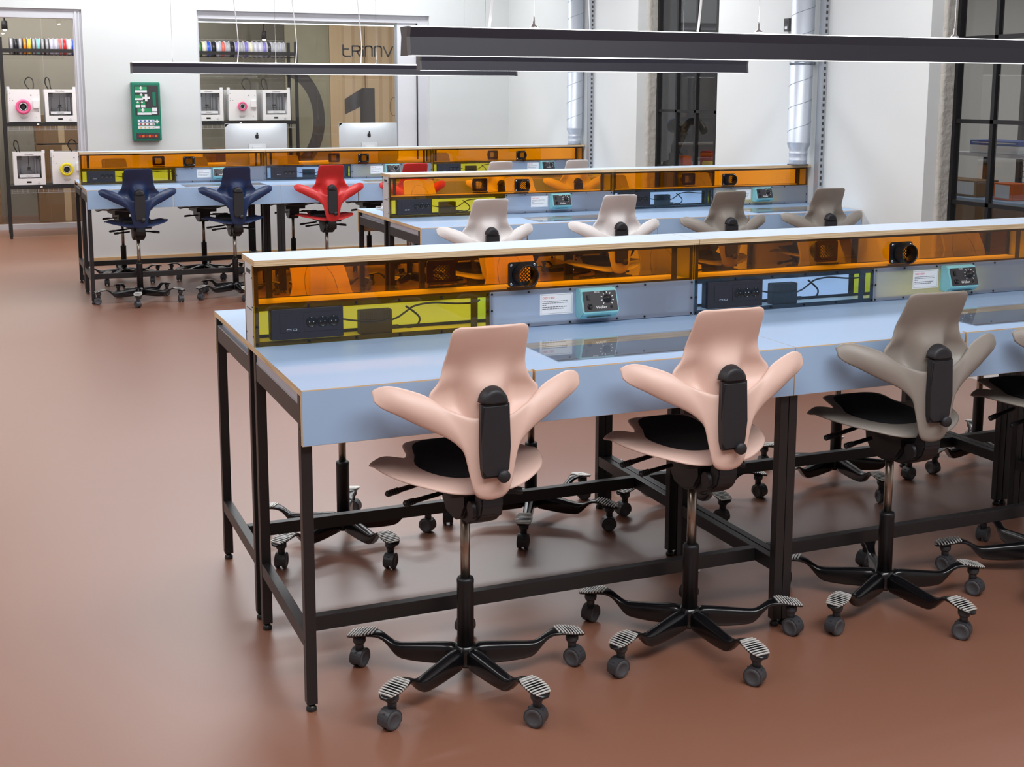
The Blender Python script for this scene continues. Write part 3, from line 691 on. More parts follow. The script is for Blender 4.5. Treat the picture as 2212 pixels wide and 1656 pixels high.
dg = bpy.context.evaluated_depsgraph_get()
def place_chair(color, x, y, rz, base_deg, label, group='saddle chairs at the benches'):
    p = PROTO[color]
    if p in used: o = copy_tree(p)
    else: o = p; used.add(p)
    # the five-spoke foot turns independently of the seat
    for ch in BASE_KIDS:
        c2 = ch.copy(); C.objects.link(c2); c2.parent = o; c2.rotation_euler = (0, 0, math.radians(base_deg)-rz)
        for g in BASE_SUB[ch]:
            d = g.copy(); C.objects.link(d); d.parent = c2
    o.location = (x, y, 0); o.rotation_euler = (0, 0, rz); o['label'] = label; o['group'] = group
BASE_KIDS = list(BASE.children); BASE_SUB = {c: list(c.children) for c in BASE_KIDS}
KIDS = {p: list(p.children) for p in PROTO.values()}
FR = [('pink', .465, .04, 0, -75, 'pale pink saddle chair nearest the left end, in front of the nearest bench'),
      ('pink', 1.192, .032, -.04, -85, 'pale pink saddle chair second from left, in front of the nearest bench'),
      ('grey', 1.94, .052, -.05, -82, 'warm grey saddle chair third from left, in front of the nearest bench'),
      ('grey', 2.62, .06, 0, 10, 'warm grey saddle chair cut by the right photo edge, in front of the nearest bench')]
for c, x, y, rz, bd, lb in FR: place_chair(c, x, y, rz, bd, lb)
for c, x, y, rz, bd, lb in [('pink', .445, 1.285, PI+.2, 213, 'pink saddle chair tucked under the far side of the nearest bench, left end'),
      ('pink', 1.195, 1.26, PI+.12, -46, 'pink saddle chair tucked under the far side of the nearest bench, second from left'),
      ('grey', 1.87, 1.26, PI+.1, -90, 'grey saddle chair tucked under the far side of the nearest bench, third from left'),
      ('grey', 2.62, 1.23, PI, -20, 'grey saddle chair tucked under the far side of the nearest bench, fourth from left'),
      ('grey', 3.40, 1.23, PI, -20, 'grey saddle chair tucked under the far side of the nearest bench, rightmost visible')]: place_chair(c, x, y, rz, bd, lb)
my = 3.657
for c, x, rz, bd, lb in [('white', 1.915, 0, -60, 'white saddle chair in front of the middle bench, leftmost'), ('white', 2.745, -.06, -85, 'white saddle chair in front of the middle bench, second from left'),
      ('grey', 3.50, -.06, -75, 'grey saddle chair in front of the middle bench, third from left'), ('grey', 4.235, -.08, -60, 'grey saddle chair in front of the middle bench, rightmost by the wall')]: place_chair(c, x, my+.04, rz, bd, lb)
for c, x, rz, bd, lb in [('white', 2.02, PI, -60, 'white saddle chair on the far side of the middle bench, leftmost'), ('white', 2.76, PI, -87, 'white saddle chair on the far side of the middle bench, second from left'),
      ('grey', 3.50, PI, -75, 'grey saddle chair on the far side of the middle bench, third from left'), ('grey', 4.2, PI, -60, 'grey saddle chair on the far side of the middle bench, rightmost')]: place_chair(c, x, my+1.25, rz, bd, lb)
fy = 7.247
for c, x, rz, bd, lb in [('navy', .40, 0, 260, 'navy blue saddle chair in front of the farthest bench, leftmost'), ('navy', 1.16, 0, 201, 'navy blue saddle chair in front of the farthest bench, right of the other navy one'),
      ('red', 1.93, 0, 268, 'red saddle chair in front of the farthest bench, left of the middle bench end'), ('red', 2.655, 0, 230, 'red saddle chair in front of the farthest bench, mostly hidden behind the middle bench'),
      ('white', 3.43, 0, 260, 'pale saddle chair in front of the farthest bench, fifth from left'), ('white', 4.16, 0, 250, 'pale saddle chair in front of the farthest bench, rightmost by the wall')]: place_chair(c, x, fy+.03, rz, bd, lb)
for c, x, rz, bd, lb in [('dark', .405, PI+.15, 238, 'dark grey saddle chair tucked behind the farthest bench, leftmost'), ('dark', 1.11, PI+.12, 218, 'dark grey saddle chair tucked behind the farthest bench, second from left'),
      ('dark', 1.93, PI, 230, 'dark grey saddle chair tucked behind the farthest bench, third from left'), ('dark', 2.66, PI, 230, 'dark grey saddle chair tucked behind the farthest bench, fourth from left'),
      ('dark', 3.43, PI, 230, 'dark grey saddle chair tucked behind the farthest bench, fifth from left')]: place_chair(c, x, fy+1.28, rz, bd, lb)
def kill(o):
    for c_ in list(o.children): kill(c_)
    bpy.data.objects.remove(o)
kill(BASE)
KIDS = {}
# ------------------------------------------------------------------ pendant luminaires
def luminaire(x0, x1, y, z, label, wires, cords, joint=None, up=.0022):
    root = thing('pendant_light', label, 'lamp', ((x0+x1)/2, y, z), 0, 'linear pendant lights over the benches'); h = (x1-x0)/2; mx_ = (x0+x1)/2
    sec = [(-.034, 0), (-.025, .056), (-.034, .086), (.034, .086), (.025, .056), (.034, 0)]
    b = MB(); b.prism(sec[::-1], 'lampbody', 'x', -h+.012, h-.012)
    if joint is not None:
        j = joint-mx_; b.prism([(p[0]*1.01, p[1]*1.0) for p in sec[::-1]], 'slot', 'x', j-.0012, j+.0012)
    b.build('housing', root)
    for a_, c_ in ((-h, -h+.012), (h-.012, h)):
        b = MB(); b.prism([(p[0]*1.03, p[1]*1.02-.001) for p in sec[::-1]], 'lampend', 'x', a_, c_); b.build('end_cap', root)
    b = MB(); b.box(-h+.02, h-.02, -.024, .024, -.0012, -.0002, 'led'); b.build('lower_diffuser', root)
    b = MB(); b.box(-h+.02, h-.02, -.026, .026, .0862, .0864+up, 'led'); b.build('upper_diffuser', root)
    for wx in wires:
        b = MB(); b.cyl((wx-mx_, 0, .11), (wx-mx_, 0, HC-z), .0012, 'chrome', n=6); b.lathe([(.016, .0925), (.014, .096), (.004, .104), (.003, .125)], 'chrome', c=(wx-mx_, 0, 0), n=14); b.build('suspension_wire', root)
    for wx in cords:
        q = wx-mx_; b = MB(); b.tube(catmull([(q+.004, 0, .0925), (q+.01, 0, .14), (q+.018, .004, .25), (q+.004, 0, .45), (q-.02, 0, .8), (q, 0, HC-z)]), .0042, 'cable_white', 8); b.build('power_cord', root)
    return root
luminaire(.5, 3.94, .66, 1.774, 'long black linear pendant light nearest the camera, cut by the right edge', (.938, 1.786, 2.643, 3.5), (.78, 1.54), 2.231)
luminaire(1.762, 4.09, 4.31, 1.791, 'shorter black linear pendant light in the middle, above the middle bench', (2.2, 3.6), (2.9,))
luminaire(.466, 3.912, 7.9, 1.806, 'thin black linear pendant light farthest back, glowing along its top', (.807, 1.673, 2.569, 3.4), (1.34, 1.84, 2.42), 2.178, up=.009)
# ------------------------------------------------------------------ ducts, rails on the right wall
def duct(x, y, r, label):
    root = thing('ventilation_duct', label, 'duct', (x, y, 1.1680), 0, 'galvanised ducts down the right wall'); hh = HC-1.1675
    b = MB(); b.lathe([(r*.78, 0), (r*.8, .004), (r*.8, .03), (r*.84, .034), (r*.8, .038), (r*.8, .075), (r*.85, .079), (r*.8, .084), (r*.8, .105), (r*.98, .135), (r, .15), (r*1.03, .153), (r, .157), (r, hh)], 'duct', n=40); b.build('pipe', root)
    b = MB(); b.tube([(r*1.0*math.cos(t*.35), r*1.0*math.sin(t*.35), .16+t*.35/(2*PI)*.155) for t in range(int((hh-.17)/.155*2*PI/.35))], .0022, 'seam', 5); b.build('spiral_seam', root)
    b = MB(); b.lathe([(r+.001, .68), (r+.004, .681), (r+.004, .70), (r+.001, .701)], 'seam', n=40); b.box(.0, XW-x, -.012, .012, .68, .70, 'seam'); b.build('clamp', root)
    b = MB(); b.lathe([(r*.78+.012, 0), (r*.78+.012, .004), (r*.78, .005)], 'matblack', n=32); b.build('flange', root)
    return root
duct(4.495, 4.25, .078, 'galvanised spiral duct standing on the right end of the middle bench riser')
duct(4.515, 7.9, .074, 'galvanised spiral duct standing on the right end of the farthest bench riser')
for y, lb in ((4.23, 'perforated grey steel rail beside the duct of the middle bench'), (7.80, 'perforated grey steel rail beside the duct of the farthest bench')):
    y -= 0.0
    root = thing('strut_rail', lb, 'rail', (XW, y-.13, 0), 0, 'perforated rails on the right wall')
    b = MB(); b.box(-.040, -.0005, -.001, .045, .9, HC-.002, 'alu'); b.box(-.043, -.0005, .045, .047, .9, HC-.002, 'alu'); b.box(-.043, -.0005, -.003, -.001, .9, HC-.002, 'alu')
    for i in range(60):
        z = .95+i*.041
        if z < HC-.05: b.box(-.030, -.014, -.0036, -.0028, z, z+.022, 'slot')
    b.build('channel', root)
b = MB(); b.box(XW-.035, XW-.0005, 4.52, 4.58, 2.085, 2.175, 'dgrey', bev=.003); b.box(XW-.0365, XW-.034, 4.535, 4.565, 2.10, 2.12, 'white'); b.box(XW-.0365, XW-.034, 4.535, 4.565, 2.14, 2.16, 'slot')
tag(b.build('wall_switch'), 'small dark grey switch box on the right wall beside the duct', 'switch')
# ------------------------------------------------------------------ computers on the farthest bench
def apple_pts():
    o = []
    for i in range(40):
        a = 2*PI*i/40; r = 1+.10*math.cos(2*a+PI)*0
        x = math.cos(a)*.86; z = math.sin(a)*.95
        if z > .5: z -= .22*math.exp(-(x/.28)**2)
        if z < -.5: z += .12*math.exp(-(x/.22)**2)
        if math.hypot(x-1.10, z-.12) < .48:
            d = Vector((x-1.10, z-.12)); d = d.normalized()*.48 if d.length > 1e-4 else Vector((-.48, 0)); x, z = 1.10+d.x, .12+d.y
        o.append((x, z))
    return o
for x, lb in ((1.554, 'silver desktop computer seen from behind, left one on the farthest bench'), (2.582, 'silver desktop computer seen from behind, right one on the farthest bench')):
    root = thing('desktop_computer', lb, 'computer', (x, 8.235, H+.001), 0, 'silver desktop computers')
    w2, z0, z1 = .275, .06, .478
    b = MB(); P = []
    for j in range(13):
        v = j/12; z = lerp(z0, z1, v); row = []
        for i in range(17):
            u = -1+2*i/16; bulge = .030*max(0, 1-abs(u)**3)*max(0, 1-abs(2*v-1)**3)
            row.append((u*w2*(1 if .02 < v < .98 else .985), -bulge, z))
        P.append(row)
    b.grid(P, 'imac'); b.box(-w2, w2, .0, .008, z0, z1, 'imac', bev=.003); b.build('display_case', root)
    b = MB(); b.box(-w2+.01, w2-.01, .0081, .009, z0+.08, z1-.01, 'screen'); b.build('screen', root)
    b = MB(); b.prism([(q[0]*.019, .366+q[1]*.021) for q in apple_pts()], 'logo', 'y', -.0335, -.029)
    b.prism([(.003+.006*math.cos(a)-.002*math.sin(a), .393+.009*math.sin(a)) for a in [2*PI*i/12 for i in range(12)]], 'logo', 'y', -.0335, -.024); b.build('emblem', root)
    b = MB(); b.prism([(-.03, .30), (-.036, .30), (-.075, .004), (-.072, 0), (.09, 0), (.09, .004), (-.066, .006)], 'imac', 'x', -.075, .075); b.build('stand', root)
    b = MB(); b.box(-.045, .045, -.055, -.03, .255, .275, 'white'); b.build('hinge', root)
# ------------------------------------------------------------------ first aid cabinet
root = thing('first_aid_cabinet', 'green first aid cabinet with white crosses on the back wall', 'first aid cabinet', (.788, YB, 1.185))
b = MB(); hw = .135; b.box(-hw, hw, -.09, -.001, 0, .56, 'green', bev=.012); b.build('case', root)
b = MB(); b.box(-hw+.03, hw-.02, -.0915, -.0895, .245, .53, 'slot'); b.build('window', root)
b = MB(); b.box(-hw+.03, hw-.02, -.0925, -.0895, .02, .075, 'slot')
for i in range(6): b.box(-.08+i*.03, -.058+i*.03, -.095, -.092, .035, .058, 'orangebox' if i % 2 else 'redbox')
b.build('drawer', root)
def cross(cx, cz, s, y, nm):
    b = MB(); b.box(cx-s, cx+s, y, y+.002, cz-s*.33, cz+s*.33, 'markwhite'); b.box(cx-s*.33, cx+s*.33, y-.0005, y+.0015, cz-s, cz+s, 'markwhite'); b.build(nm, root)
items = [(-.045, .49, .11, .055, 'green2'), (-.065, .415, .075, .05, 'green2'), (-.08, .35, .04, .06, 'green2'), (-.03, .35, .04, .06, 'green2'), (-.02, .28, .13, .06, 'green2'), (.075, .40, .03, .13, 'green'), (.075, .30, .05, .035, 'paper'), (.075, .265, .05, .02, 'paper')]
for cx, cz, w3, h3, k in items:
    b = MB(); b.box(cx-w3/2, cx+w3/2, -.0945, -.0915, cz-h3/2, cz+h3/2, k); 
    if w3 > .035 and k == 'green2': b.box(cx-w3/2, cx+w3/2, -.0950, -.0945, cz-h3/2, cz-h3/2+h3*.35, 'paper')
    b.build('pack', root)
for cx, cz, s in ((-.045, .505, .015), (-.045, .44, .013), (.0, .412, .034), (-.08, .37, .010), (-.04, .37, .010), (-.035, .295, .017), (.095, .185, .02)): cross(cx, cz, s, -.0975 if cz > .24 else -.092, 'white_cross')
b = MB()
for j, (k, z) in enumerate((('bluebox', .19), ('redbox', .16), ('yellowbox', .128))):
    b.box(-.085, .07, -.0915, -.0895, z-.012, z+.014, 'paper')
    for i in range(8): b.box(-.082+i*.019, -.070+i*.019, -.0925, -.091, z-.008, z+.008, k if i % 2 else 'paper')
b.box(.075, .118, -.0915, -.0895, .118, .140, 'paper'); b.build('instruction_strip', root)
# ------------------------------------------------------------------ printer racks in the niche
def rack(x0, x1, label):
    root = thing('storage_rack', label, 'rack', (x0, 12.3, 0), 0, 'black storage racks behind the back wall'); W3 = x1-x0
    for px in (0, W3-.035):
        for py in (0, .40):
            b = MB(); b.box(px, px+.035, py, py+.035, .03, 2.25, 'rack'); b.cyl((px+.017, py+.017, 0), (px+.017, py+.017, .03), .015, 'rack', n=12); b.build('post', root)
    for z in (.605, 1.312):
        b = MB(); b.box(.036, W3-.036, .0, .435, z-.045, z-.005, 'rack'); sh = b.build('shelf', root)
        b = MB()
        for i in range(int((W3-.1)/.055)): b.box(.05+i*.055, .054+i*.055, .0, .004, z-.088, z-.046, 'alu')
        b.box(.045, W3-.05, -.001, .003, z-.09, z-.086, 'alu'); b.box(.045, W3-.05, -.001, .003, z-.070, z-.068, 'alu'); tag(b.build('wire_basket', root), 'silver wire cable basket')
        for k_ in (.2, .55):
            b = MB(); b.box(W3*k_+.02, W3*k_+.045, -.0015, .0, z-.030, z-.016, 'markwhite'); b.build('number_tag', root)
    b = MB(); b.box(.036, W3-.036, 0, .018, 2.085, 2.125, 'rack'); b.box(.036, W3-.036, .225, .243, 2.085, 2.125, 'rack'); b.cyl((.03, .070, 2.0625), (W3-.03, .070, 2.0625), .004, 'rack', n=8); b.cyl((.03, .170, 2.0625), (W3-.03, .170, 2.0625), .004, 'rack', n=8); b.build('spool_rail', root)
rack(-.455, 1.20, 'black rack seen through the left doorway, holding 3D printers and filament spools')
rack(1.25, 2.895, 'black rack seen through the back wall window, holding 3D printers and filament spools')
def printer(x0, z0, back, label, spool=None, lastcol=None):
    w3, h3, d3 = .335, .365, .34
    root = thing('desktop_printer', label, '3D printer', (x0, 12.32, z0), 0, 'white 3D printers on the racks')
    if not back:
        b = MB(); t = .038
        b.box(0, t, 0, d3, 0, h3, 'white'); b.box(w3-t, w3, 0, d3, 0, h3, 'white'); b.box(t, w3-t, 0, d3, h3-t, h3, 'white'); b.box(t, w3-t, 0, d3, 0, .07, 'white'); b.box(t, w3-t, d3-.01, d3, .07, h3-t, 'white'); b.build('case', root)
        b = MB(); b.box(.06, w3-.06, .02, .24, .085, .115, 'frame_white'); b.build('build_plate', root)
        b = MB()
        for px in (.08, w3-.08): b.cyl((px, .26, .07), (px, .26, h3-t), .004, 'alu', n=8)
        b.cyl((w3/2, .2, .11), (w3/2, .2, h3-t), .003, 'slot', n=8); b.box(w3-.10, w3-.045, .27, .31, .08, .28, 'white'); b.build('guide_rods', root)
        b = MB(); b.box(w3/2-.016, w3/2+.016, .12, .17, .165, .190, 'slot'); b.cyl((w3/2-.03, .14, .155), (w3/2+.03, .14, .155), .003, 'slot'); b.build('print_head', root)
        b = MB(); b.box(t, t+.05, .01, .06, h3-t-.045, h3-t-.002, 'slot'); b.box(w3-t-.03, w3-t, .01, .03, h3-t-.05, h3-t-.002, 'slot'); b.build('corner_bracket', root)
        b = MB(); b.box(w3/2-.035, w3/2+.015, -.0015, .001, .022, .042, 'screen'); b.build('control_screen', root)
        b = MB(); b.cyl((w3-.07, -.006, .03), (w3-.07, .001, .03), .012, 'frame_white'); b.build('control_knob', root)
        text_mesh('Ultimaker', .026, 'ink', Matrix.Translation((w3/2-.055, -.0008, h3-.029)) @ FACE, 'lettering', root, extr=.0004, shear=.2)
        text_mesh('Ultimaker', .018, 'ink', Matrix.Translation((w3/2-.04, .0192, .094)) @ FACE, 'lettering', root, extr=.0004, shear=.2)
    else:
        b = MB(); b.box(0, w3, 0, d3, 0, h3, 'white', bev=.003); b.build('case', root)
        b = MB()
        for i, (px, pz) in enumerate(((.02, .32), (.02, .26), (.02, .24), (.05, .24), (.31, .30), (.31, .12), (.29, .05))): b.cyl((px, -.001, pz), (px, .0005, pz), .004, 'slot', n=8)
        b.box(.12, .20, -.001, .0005, .055, .058, 'ink'); b.box(.12, .19, -.001, .0005, .046, .049, 'ink'); b.box(.13, .18, -.001, .0005, .037, .040, 'ink'); b.build('printed_marks', root)
        b = MB(); b.box(w3-.075, w3-.01, -.028, -.001, .155, .24, 'white', bev=.005); b.build('feeder', root)
    b = MB(); b.tube(catmull([(.23 if back else .05, .16, h3), (.19 if back else .02, .15, h3+.07), (.22 if back else .03, .14, h3+.13), (.27 if back else .06, .1, h3+.11), (.275 if back else .07, .05, h3+.02), (.24 if back else .08, .0 if back else .08, h3-.07 if back else h3-.001)]), .006, 'cable', 8); b.build('bowden_cable', root)
    b = MB(); q = -.012 if back else w3-.03
    b.box(q, q+.035, .02, .05, h3-.01 if not back else h3-.06, h3+.028, 'frame_white', bev=.006); b.build('clip', root)
    if spool:
        sp = thing('filament_spool', spool[1], 'spool', (x0+w3*.46, 12.29, z0+.17))
        rO = spool[2]; b = MB(); b.lathe([(.0, .0), (rO*.3, 0), (rO*.3, -.003), (rO*.42, -.003)], 'slot', ax='y', n=28); b.build('core', sp)
        b = MB(); b.lathe([(rO*.42, -.002), (rO*.42, -.030), (rO*.55, -.032), (rO*.55, .0)], 'alu', ax='y', n=28); b.build('hub_ring', sp)
        b = MB(); b.lathe([(rO*.55, -.001), (rO*.55, -.029), (rO*.98, -.030), (rO, -.026), (rO, -.001)], spool[0], ax='y', n=40); b.build('wound_filament', sp)
m['fil_pink'] = mat('filament_pink', (224, 92, 142), .4); m['fil_yellow'] = mat('filament_yellow', (226, 208, 40), .4)
printer(-.392, 1.313, True, 'white 3D printer seen from behind, upper shelf of left rack', ('fil_pink', 'pink filament spool on the back of the upper left printer', .082))
printer(-.005, 1.313, False, 'white 3D printer with open front, upper shelf of left rack')
printer(-.375, .606, False, 'white 3D printer with open front, lower shelf of left rack')
printer(.035, .606, True, 'white 3D printer seen from behind, lower shelf of left rack', ('fil_yellow', 'yellow filament spool on the back of the lower left printer', .075))
printer(1.655, 1.313, False, 'white 3D printer with open front, left end of rack in the window')
printer(2.055, 1.313, True, 'white 3D printer seen from behind, middle of rack in the window', ('fil_pink', 'narrow pink filament spool on the back of the printer in the window', .055))
printer(2.462, 1.313, False, 'white 3D printer with open front, right end of rack in the window')
# spools on the top rail
fc = {'silver': (170, 172, 178), 'orange': (240, 140, 30), 'yellow': (232, 200, 60), 'aqua': (120, 205, 205), 'red': (206, 40, 44), 'blue': (40, 84, 200), 'black': (36, 36, 42), 'white': (232, 230, 228), 'green': (92, 160, 92), 'cream': (226, 222, 196), 'coral': (224, 110, 100), 'violet': (128, 120, 200), 'pale': (206, 206, 222)}
for k, v in fc.items(): m['f_'+k] = mat('filament_'+k, v, .35)
m['flange_pale'] = mat('spool_flange_pale', (206, 206, 220), .3); m['flange_dark'] = mat('spool_flange_dark', (52, 52, 58), .35)
def make_spool(col, fl, wd):
    root = thing('filament_spool', '', 'spool'); r = .098
    b = MB(); b.lathe([(.03, 0), (r, 0), (r, .003), (.03, .003)], fl, ax='x', n=30); b.build('flange', root)
    b = MB(); b.lathe([(.03, wd-.003), (r, wd-.003), (r, wd), (.03, wd)], fl, ax='x', n=30); b.build('flange', root)
    b = MB(); b.lathe([(.03, .003), (r*.9, .0032), (r*.9, wd-.0032), (.03, wd-.003)], 'f_'+col, ax='x', n=30); b.build('wound_filament', root)
    return root
SPO = {}
def spool_at(x, col, fl, wd, label, group):
    key = (col, fl, wd)
    if key not in SPO: SPO[key] = make_spool(*key); o = SPO[key]
    else: o = copy_tree(SPO[key])
    o.location = (x, 12.42, 2.152); o['label'] = label; o['group'] = group
left = ['silver', 'black', 'silver', 'orange', 'yellow', 'silver', 'aqua', 'silver', 'silver', 'pale', 'pale', 'coral', 'red', 'white', 'blue']
seen = {}
nth = ('first', 'second', 'third', 'fourth', 'fifth', 'sixth', 'seventh')
def lab(col, where):
    seen[(col, where)] = seen.get((col, where), 0)+1
    return '%s filament spool, %s %s one %s' % (col, nth[seen[(col, where)]-1], col, where)
for i, c in enumerate(left): spool_at(-.345+i*.047, c, 'flange_dark' if c in ('silver', 'black', 'orange') else 'flange_pale', .042, lab(c, 'from left, left rack rail'), 'filament spools on the left rack rail')
right = ['white', 'green', 'cream', 'blue', 'black', 'pale', 'coral', 'silver', 'black', 'violet', 'silver', 'violet', 'cream', 'pale', 'pale', 'violet', 'black', 'silver', 'silver', 'silver']
for i, c in enumerate(right): spool_at(1.66+i*.055, c, 'flange_dark' if i in (1, 4, 8) else 'flange_pale', .048, lab(c, 'from left, window rack rail'), 'filament spools on the window rack rail')
# niche light bar and spots
root = thing('light_bar', 'bright slim light bar just inside the top of the back window', 'lamp', (2.7, 11.0, 2.39))
b = MB(); b.box(-1.22, 1.22, -.03, .03, .008, .04, 'alu'); b.build('housing', root)
b = MB(); b.box(-1.2, 1.2, -.025, .025, 0, .0075, 'led'); b.build('diffuser', root)
for wx in (-.9, .9):
    b = MB(); b.cyl((wx, 0, .04), (wx, 0, HC-2.39), .0015, 'chrome', n=6); b.build('suspension_wire', root)
for x, y, z, lb in ((-.37, 12.9, 2.36, 'small bright spotlight above the left rack'), (2.62, 12.9, 2.30, 'small bright spotlight above the window rack'), (.30, 12.6, 2.50, 'dim ceiling spotlight above the right end of the left rack')):
    root = thing('spotlight', lb, 'lamp', (x, y, z)); b = MB(); b.lathe([(.0, -.022), (.012, -.019), (.021, -.008), (.023, 0), (.0, .001)], 'spot', n=16); b.build('lens', root)
    b = MB(); b.lathe([(.029, -.004), (.033, -.004), (.033, .09), (.01, .1)], 'rack', n=16); b.cyl((0, 0, .1), (0, 0, HC-z), .006, 'rack', n=8); b.build('housing', root)
# prints on the niche's end wall
root = thing('printed_screen', 'beige printed screen with dark lettering and a large figure one', 'screen', (3.56, 13.34, .06))
b = MB(); b.box(0, 1.0, 0, .03, 0, 3.1, 'beige')
b.build('sheet', root)
b = MB()
for x in (.16, .30, .43, .47, .66, .80): b.box(x, x+.02+random.uniform(0, .03), -.0015, .0005, .01, 3.08, 'beige2')
b.build('printed_stripes', root)
b = MB()
def arcp(cx, cz, r, a0, a1, n=6): return [(cx+r*math.cos(a0+(a1-a0)*k/n), cz+r*math.sin(a0+(a1-a0)*k/n)) for k in range(n+1)]
h_ = .132; q_ = .03
strokes = [[(0, h_+.012), (0, q_)]+arcp(q_, q_, q_, PI, 1.5*PI)+[(.102, 0)], [(0, .092), (.075, .092)],
 [(.127, 0), (.127, h_), (.20, h_)]+arcp(.20, h_-.033, .033, PI/2, -PI/2)+[(.127, h_-.066)], [(.185, h_-.066), (.228, 0)],
 [(.270, 0), (.270, .088)], [(.270, .118), (.270, h_)],
 [(.300, 0), (.300, h_-q_)]+arcp(.330, h_-q_, q_, PI, PI/2)+[(.363, h_)]+arcp(.363, h_-q_, q_, PI/2, 0)+[(.393, 0)],
 [(.425, 0), (.425, h_-q_)]+arcp(.455, h_-q_, q_, PI, PI/2)+[(.492, h_)]+arcp(.492, h_-q_, q_, PI/2, 0)+[(.522, 0)],
 [(.548, h_), (.612, 0), (.676, h_)], [(.722, 0), (.722, .088)], [(.722, .118), (.722, h_)],
 [(.850, h_), (.79, h_)]+arcp(.79, h_-.033, .033, PI/2, 1.5*PI)+[(.82, .066)]+arcp(.82, .033, .033, PI/2, -PI/2)+[(.765, 0)]]
for st_ in strokes:
    for (xa, za), (xb, zb) in zip(st_, st_[1:]):
        d_ = Vector((xb-xa, zb-za)); 
        if d_.length < 1e-5: continue
        d_.normalize(); nx, nz = -d_.y*.0095, d_.x*.0095; ex, ez = d_.x*.004, d_.y*.004
        b.prism([(xa-ex+nx+.18, za-ez+nz+2.055), (xa-ex-nx+.18, za-ez-nz+2.055), (xb+ex-nx+.18, zb+ez-nz+2.055), (xb+ex+nx+.18, zb+ez+nz+2.055)], 'dark_print', 'y', -.0035, .0005)
b.build('lettering', root)
b = MB(); b.prism([(.19, 1.30), (.40, 1.40), (.40, 1.06), (.40, .6), (.60, .6), (.60, 1.645), (.43, 1.645), (.19, 1.50)][::-1], 'dark_print', 'y', -.004, .001); b.build('figure_one', root)
b = MB(); pts = [(.86+.05*math.cos(a), 1.40+.12*math.sin(a), -.0) for a in [2*PI*i/24 for i in range(25)]]
b.tube([(x, -.002, z) for x, z, _ in pts], .003, 'dark_print', 5); b.build('drawn_oval', root)
root = thing('printed_screen', 'sage green printed screen with a big dark round figure, left of the beige one', 'screen', (2.98, 13.34, .06))
b = MB(); b.box(0, .575, 0, .03, 0, 3.1, 'sage'); b.build('sheet', root)
b = MB(); P = []
cx, cz = -.05, 1.24
ps = [(cx+.55*math.cos(a), cz+.72*math.sin(a)) for a in [PI*(-.46+.92*i/30) for i in range(31)]]; qs = [(cx+.40*math.cos(a), cz+.56*math.sin(a)) for a in [PI*(-.46+.92*i/30) for i in range(31)]]
b.prism(ps+qs[::-1], 'dark_print', 'y', -.004, .001); b.build('round_figure', root)
# cardboard boxes behind the glass partition
for x, z, w4, h4, lb in ((-.05, 1.00, .62, .36, 'brown cardboard box behind the glass, upper'), (-.05, 0.0, .70, .98, 'tall brown cardboard box behind the glass, lower'), (-1.0, 0, .5, 2.1, 'tall tan cupboard behind the glass at the left photo edge'), (2.2, .0, .6, .9, 'dark crate behind the rack in the window')):
    b = MB(); b.box(x, x+w4, 14.2, 14.7, z+.001, z+h4, 'cardboard', bev=.004)
    b.box(x+w4*.44, x+w4*.56, 14.1985, 14.2005, z+.004, z+h4-.004, 'beige')
    tag(b.build('cardboard_box' if 'cupboard' not in lb else 'cupboard'), lb, 'box' if 'cupboard' not in lb else 'cupboard')
# ------------------------------------------------------------------ workshop seen through the right-hand windows
root = thing('workshop_table', 'long table with white top in the workshop behind the narrow window', 'table', (6.1, 7.9, 0))
b = MB(); b.box(-.4, .4, -.9, .9, .90, .93, 'frame_white'); b.build('tabletop', root)
for lx, ly in ((-.37, -.87), (.33, -.87), (-.37, .83), (.33, .83)):
    b = MB(); b.box(lx, lx+.04, ly, ly+.04, 0, .9, 'rack'); b.build('leg', root)
root = thing('robot_arm', 'dark robot arm standing behind the narrow black window', 'robot arm', (5.85, 8.30, .93)); root.scale = (1.45, 1.45, 1.45)
b = MB(); b.lathe([(.09, 0), (.09, .02), (.05, .03), (.05, .08)], 'dgrey', n=24); b.build('base', root)
b = MB(); b.tube([(0, 0, .06), (0, .0, .12), (-.0, -.10, .24)], .035, 'dgrey', 14); b.build('lower_link', root)
b = MB(); b.tube(catmull([(0, -.10, .24), (0, -.18, .30), (0, -.30, .30), (0, -.38, .24)], 4), .025, 'matblack', 12); b.build('upper_link', root)
b = MB(); b.cyl((0, -.08, .25), (0, .03, .27), .022, 'matblack', r1=.05); b.cyl((0, .03, .27), (0, .045, .272), .05, 'bluebox'); b.build('head', root)
for x, y, z, sx, sy, sz, k, lb in ((6.0, 7.85, .93, .2, .22, .14, 'redbox', 'red plastic box on the workshop table'), (5.8, 8.06, .93, .1, .1, .09, 'orangebox', 'orange plastic box on the workshop table beside the robot arm'), (5.8, 7.56, .93, .14, .14, .06, 'yellowbox', 'yellow plastic tub on the workshop table'), (6.3, 7.6, .93, .25, .3, .20, 'dgrey', 'dark grey machine case on the workshop table')):
    b = MB(); b.box(x, x+sx, y, y+sy, z+.0005, z+sz, k, bev=.008); b.box(x+.01, x+sx-.01, y+.01, y+sy-.01, z+sz, z+sz+.006, k); tag(b.build('storage_box'), lb, 'box')
root = thing('workshop_counter', 'workshop counter with pale blue top behind the large black window', 'table', (6.2, 4.0, 0))
b = MB(); b.box(-.35, .35, -1.2, .7, .88, .91, 'lam'); b.build('countertop', root)
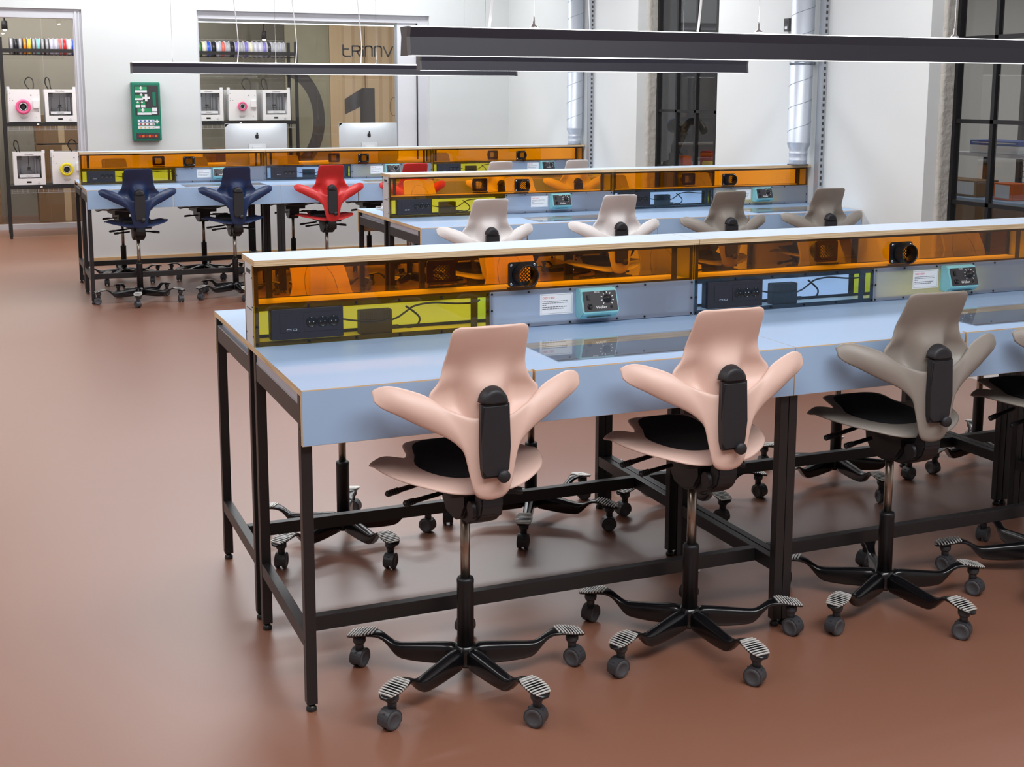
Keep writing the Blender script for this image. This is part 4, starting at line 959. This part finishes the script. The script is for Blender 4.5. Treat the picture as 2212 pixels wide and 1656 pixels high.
b = MB(); b.box(-.33, .33, -1.15, .66, .05, .88, 'cardboard'); b.build('cabinet', root)
b = MB(); b.box(.0, .35, -1.2, .7, 1.19, 1.215, 'frame_white'); b.box(.3, .33, -1.15, -1.12, .91, 1.19, 'rack'); b.box(.3, .33, .62, .65, .91, 1.19, 'rack'); b.build('upper_shelf', root)
for x, y, z, sx, sy, sz, k, lb in ((5.95, 4.1, .91, .2, .5, .12, 'cardboard', 'brown box on the counter behind the large window'), (6.22, 4.0, 1.2155, .25, .5, .06, 'paper', 'white patterned box on the upper shelf behind the large window'), (6.22, 4.0, 1.276, .25, .5, .035, 'bluebox', 'blue flat box on top of the white patterned box'), (5.95, 3.75, .91, .15, .2, .12, 'orangebox', 'orange box on the counter behind the large window')):
    b = MB(); b.box(x, x+sx, y, y+sy, z+.0005, z+sz, k, bev=.006); b.box(x-.001, x+.001, y+.03, y+sy-.03, z+.015, z+sz-.012, 'white' if k != 'white' else 'bluebox'); tag(b.build('storage_box'), lb, 'box')
for y, z, s_, lb in ((5.9, 1.65, 1, 'left dark loudspeaker on the far workshop wall'), (5.25, 1.6, .9, 'right dark loudspeaker on the far workshop wall')):
    root = thing('loudspeaker', lb, 'loudspeaker', (8.6, y, z)); b = MB(); b.box(-.2, -.001, 0, .26*s_, 0, .42*s_, 'dgrey', bev=.02); b.build('case', root)
    b = MB(); b.prism(rrect(.02, .24*s_, .02, .40*s_, .02), 'mesh', 'x', -.206, -.199); b.build('grille', root)
root = thing('mesh_fence', 'grey wire mesh partition inside the workshop', 'fence', (7.2, 4.8, 0))
b = MB()
for i in range(40): b.box(0, .006, -1.6+i*.045, -1.596+i*.045, .3, 2.4, 'mesh')
for i in range(46): b.box(0, .006, -1.6, .2, .3+i*.045, .304+i*.045, 'mesh')
b.build('wire_mesh', root)
for y in (-1.62, .2):
    b = MB(); b.box(-.01, .02, y-.02, y+.02, 0, 2.42, 'dgrey'); b.build('post', root)
# prototypes that were never placed must not stay at the origin
for k, o in list(SPO.items()): pass
for p in list(PROTO.values()):
    if p not in used: kill(p)
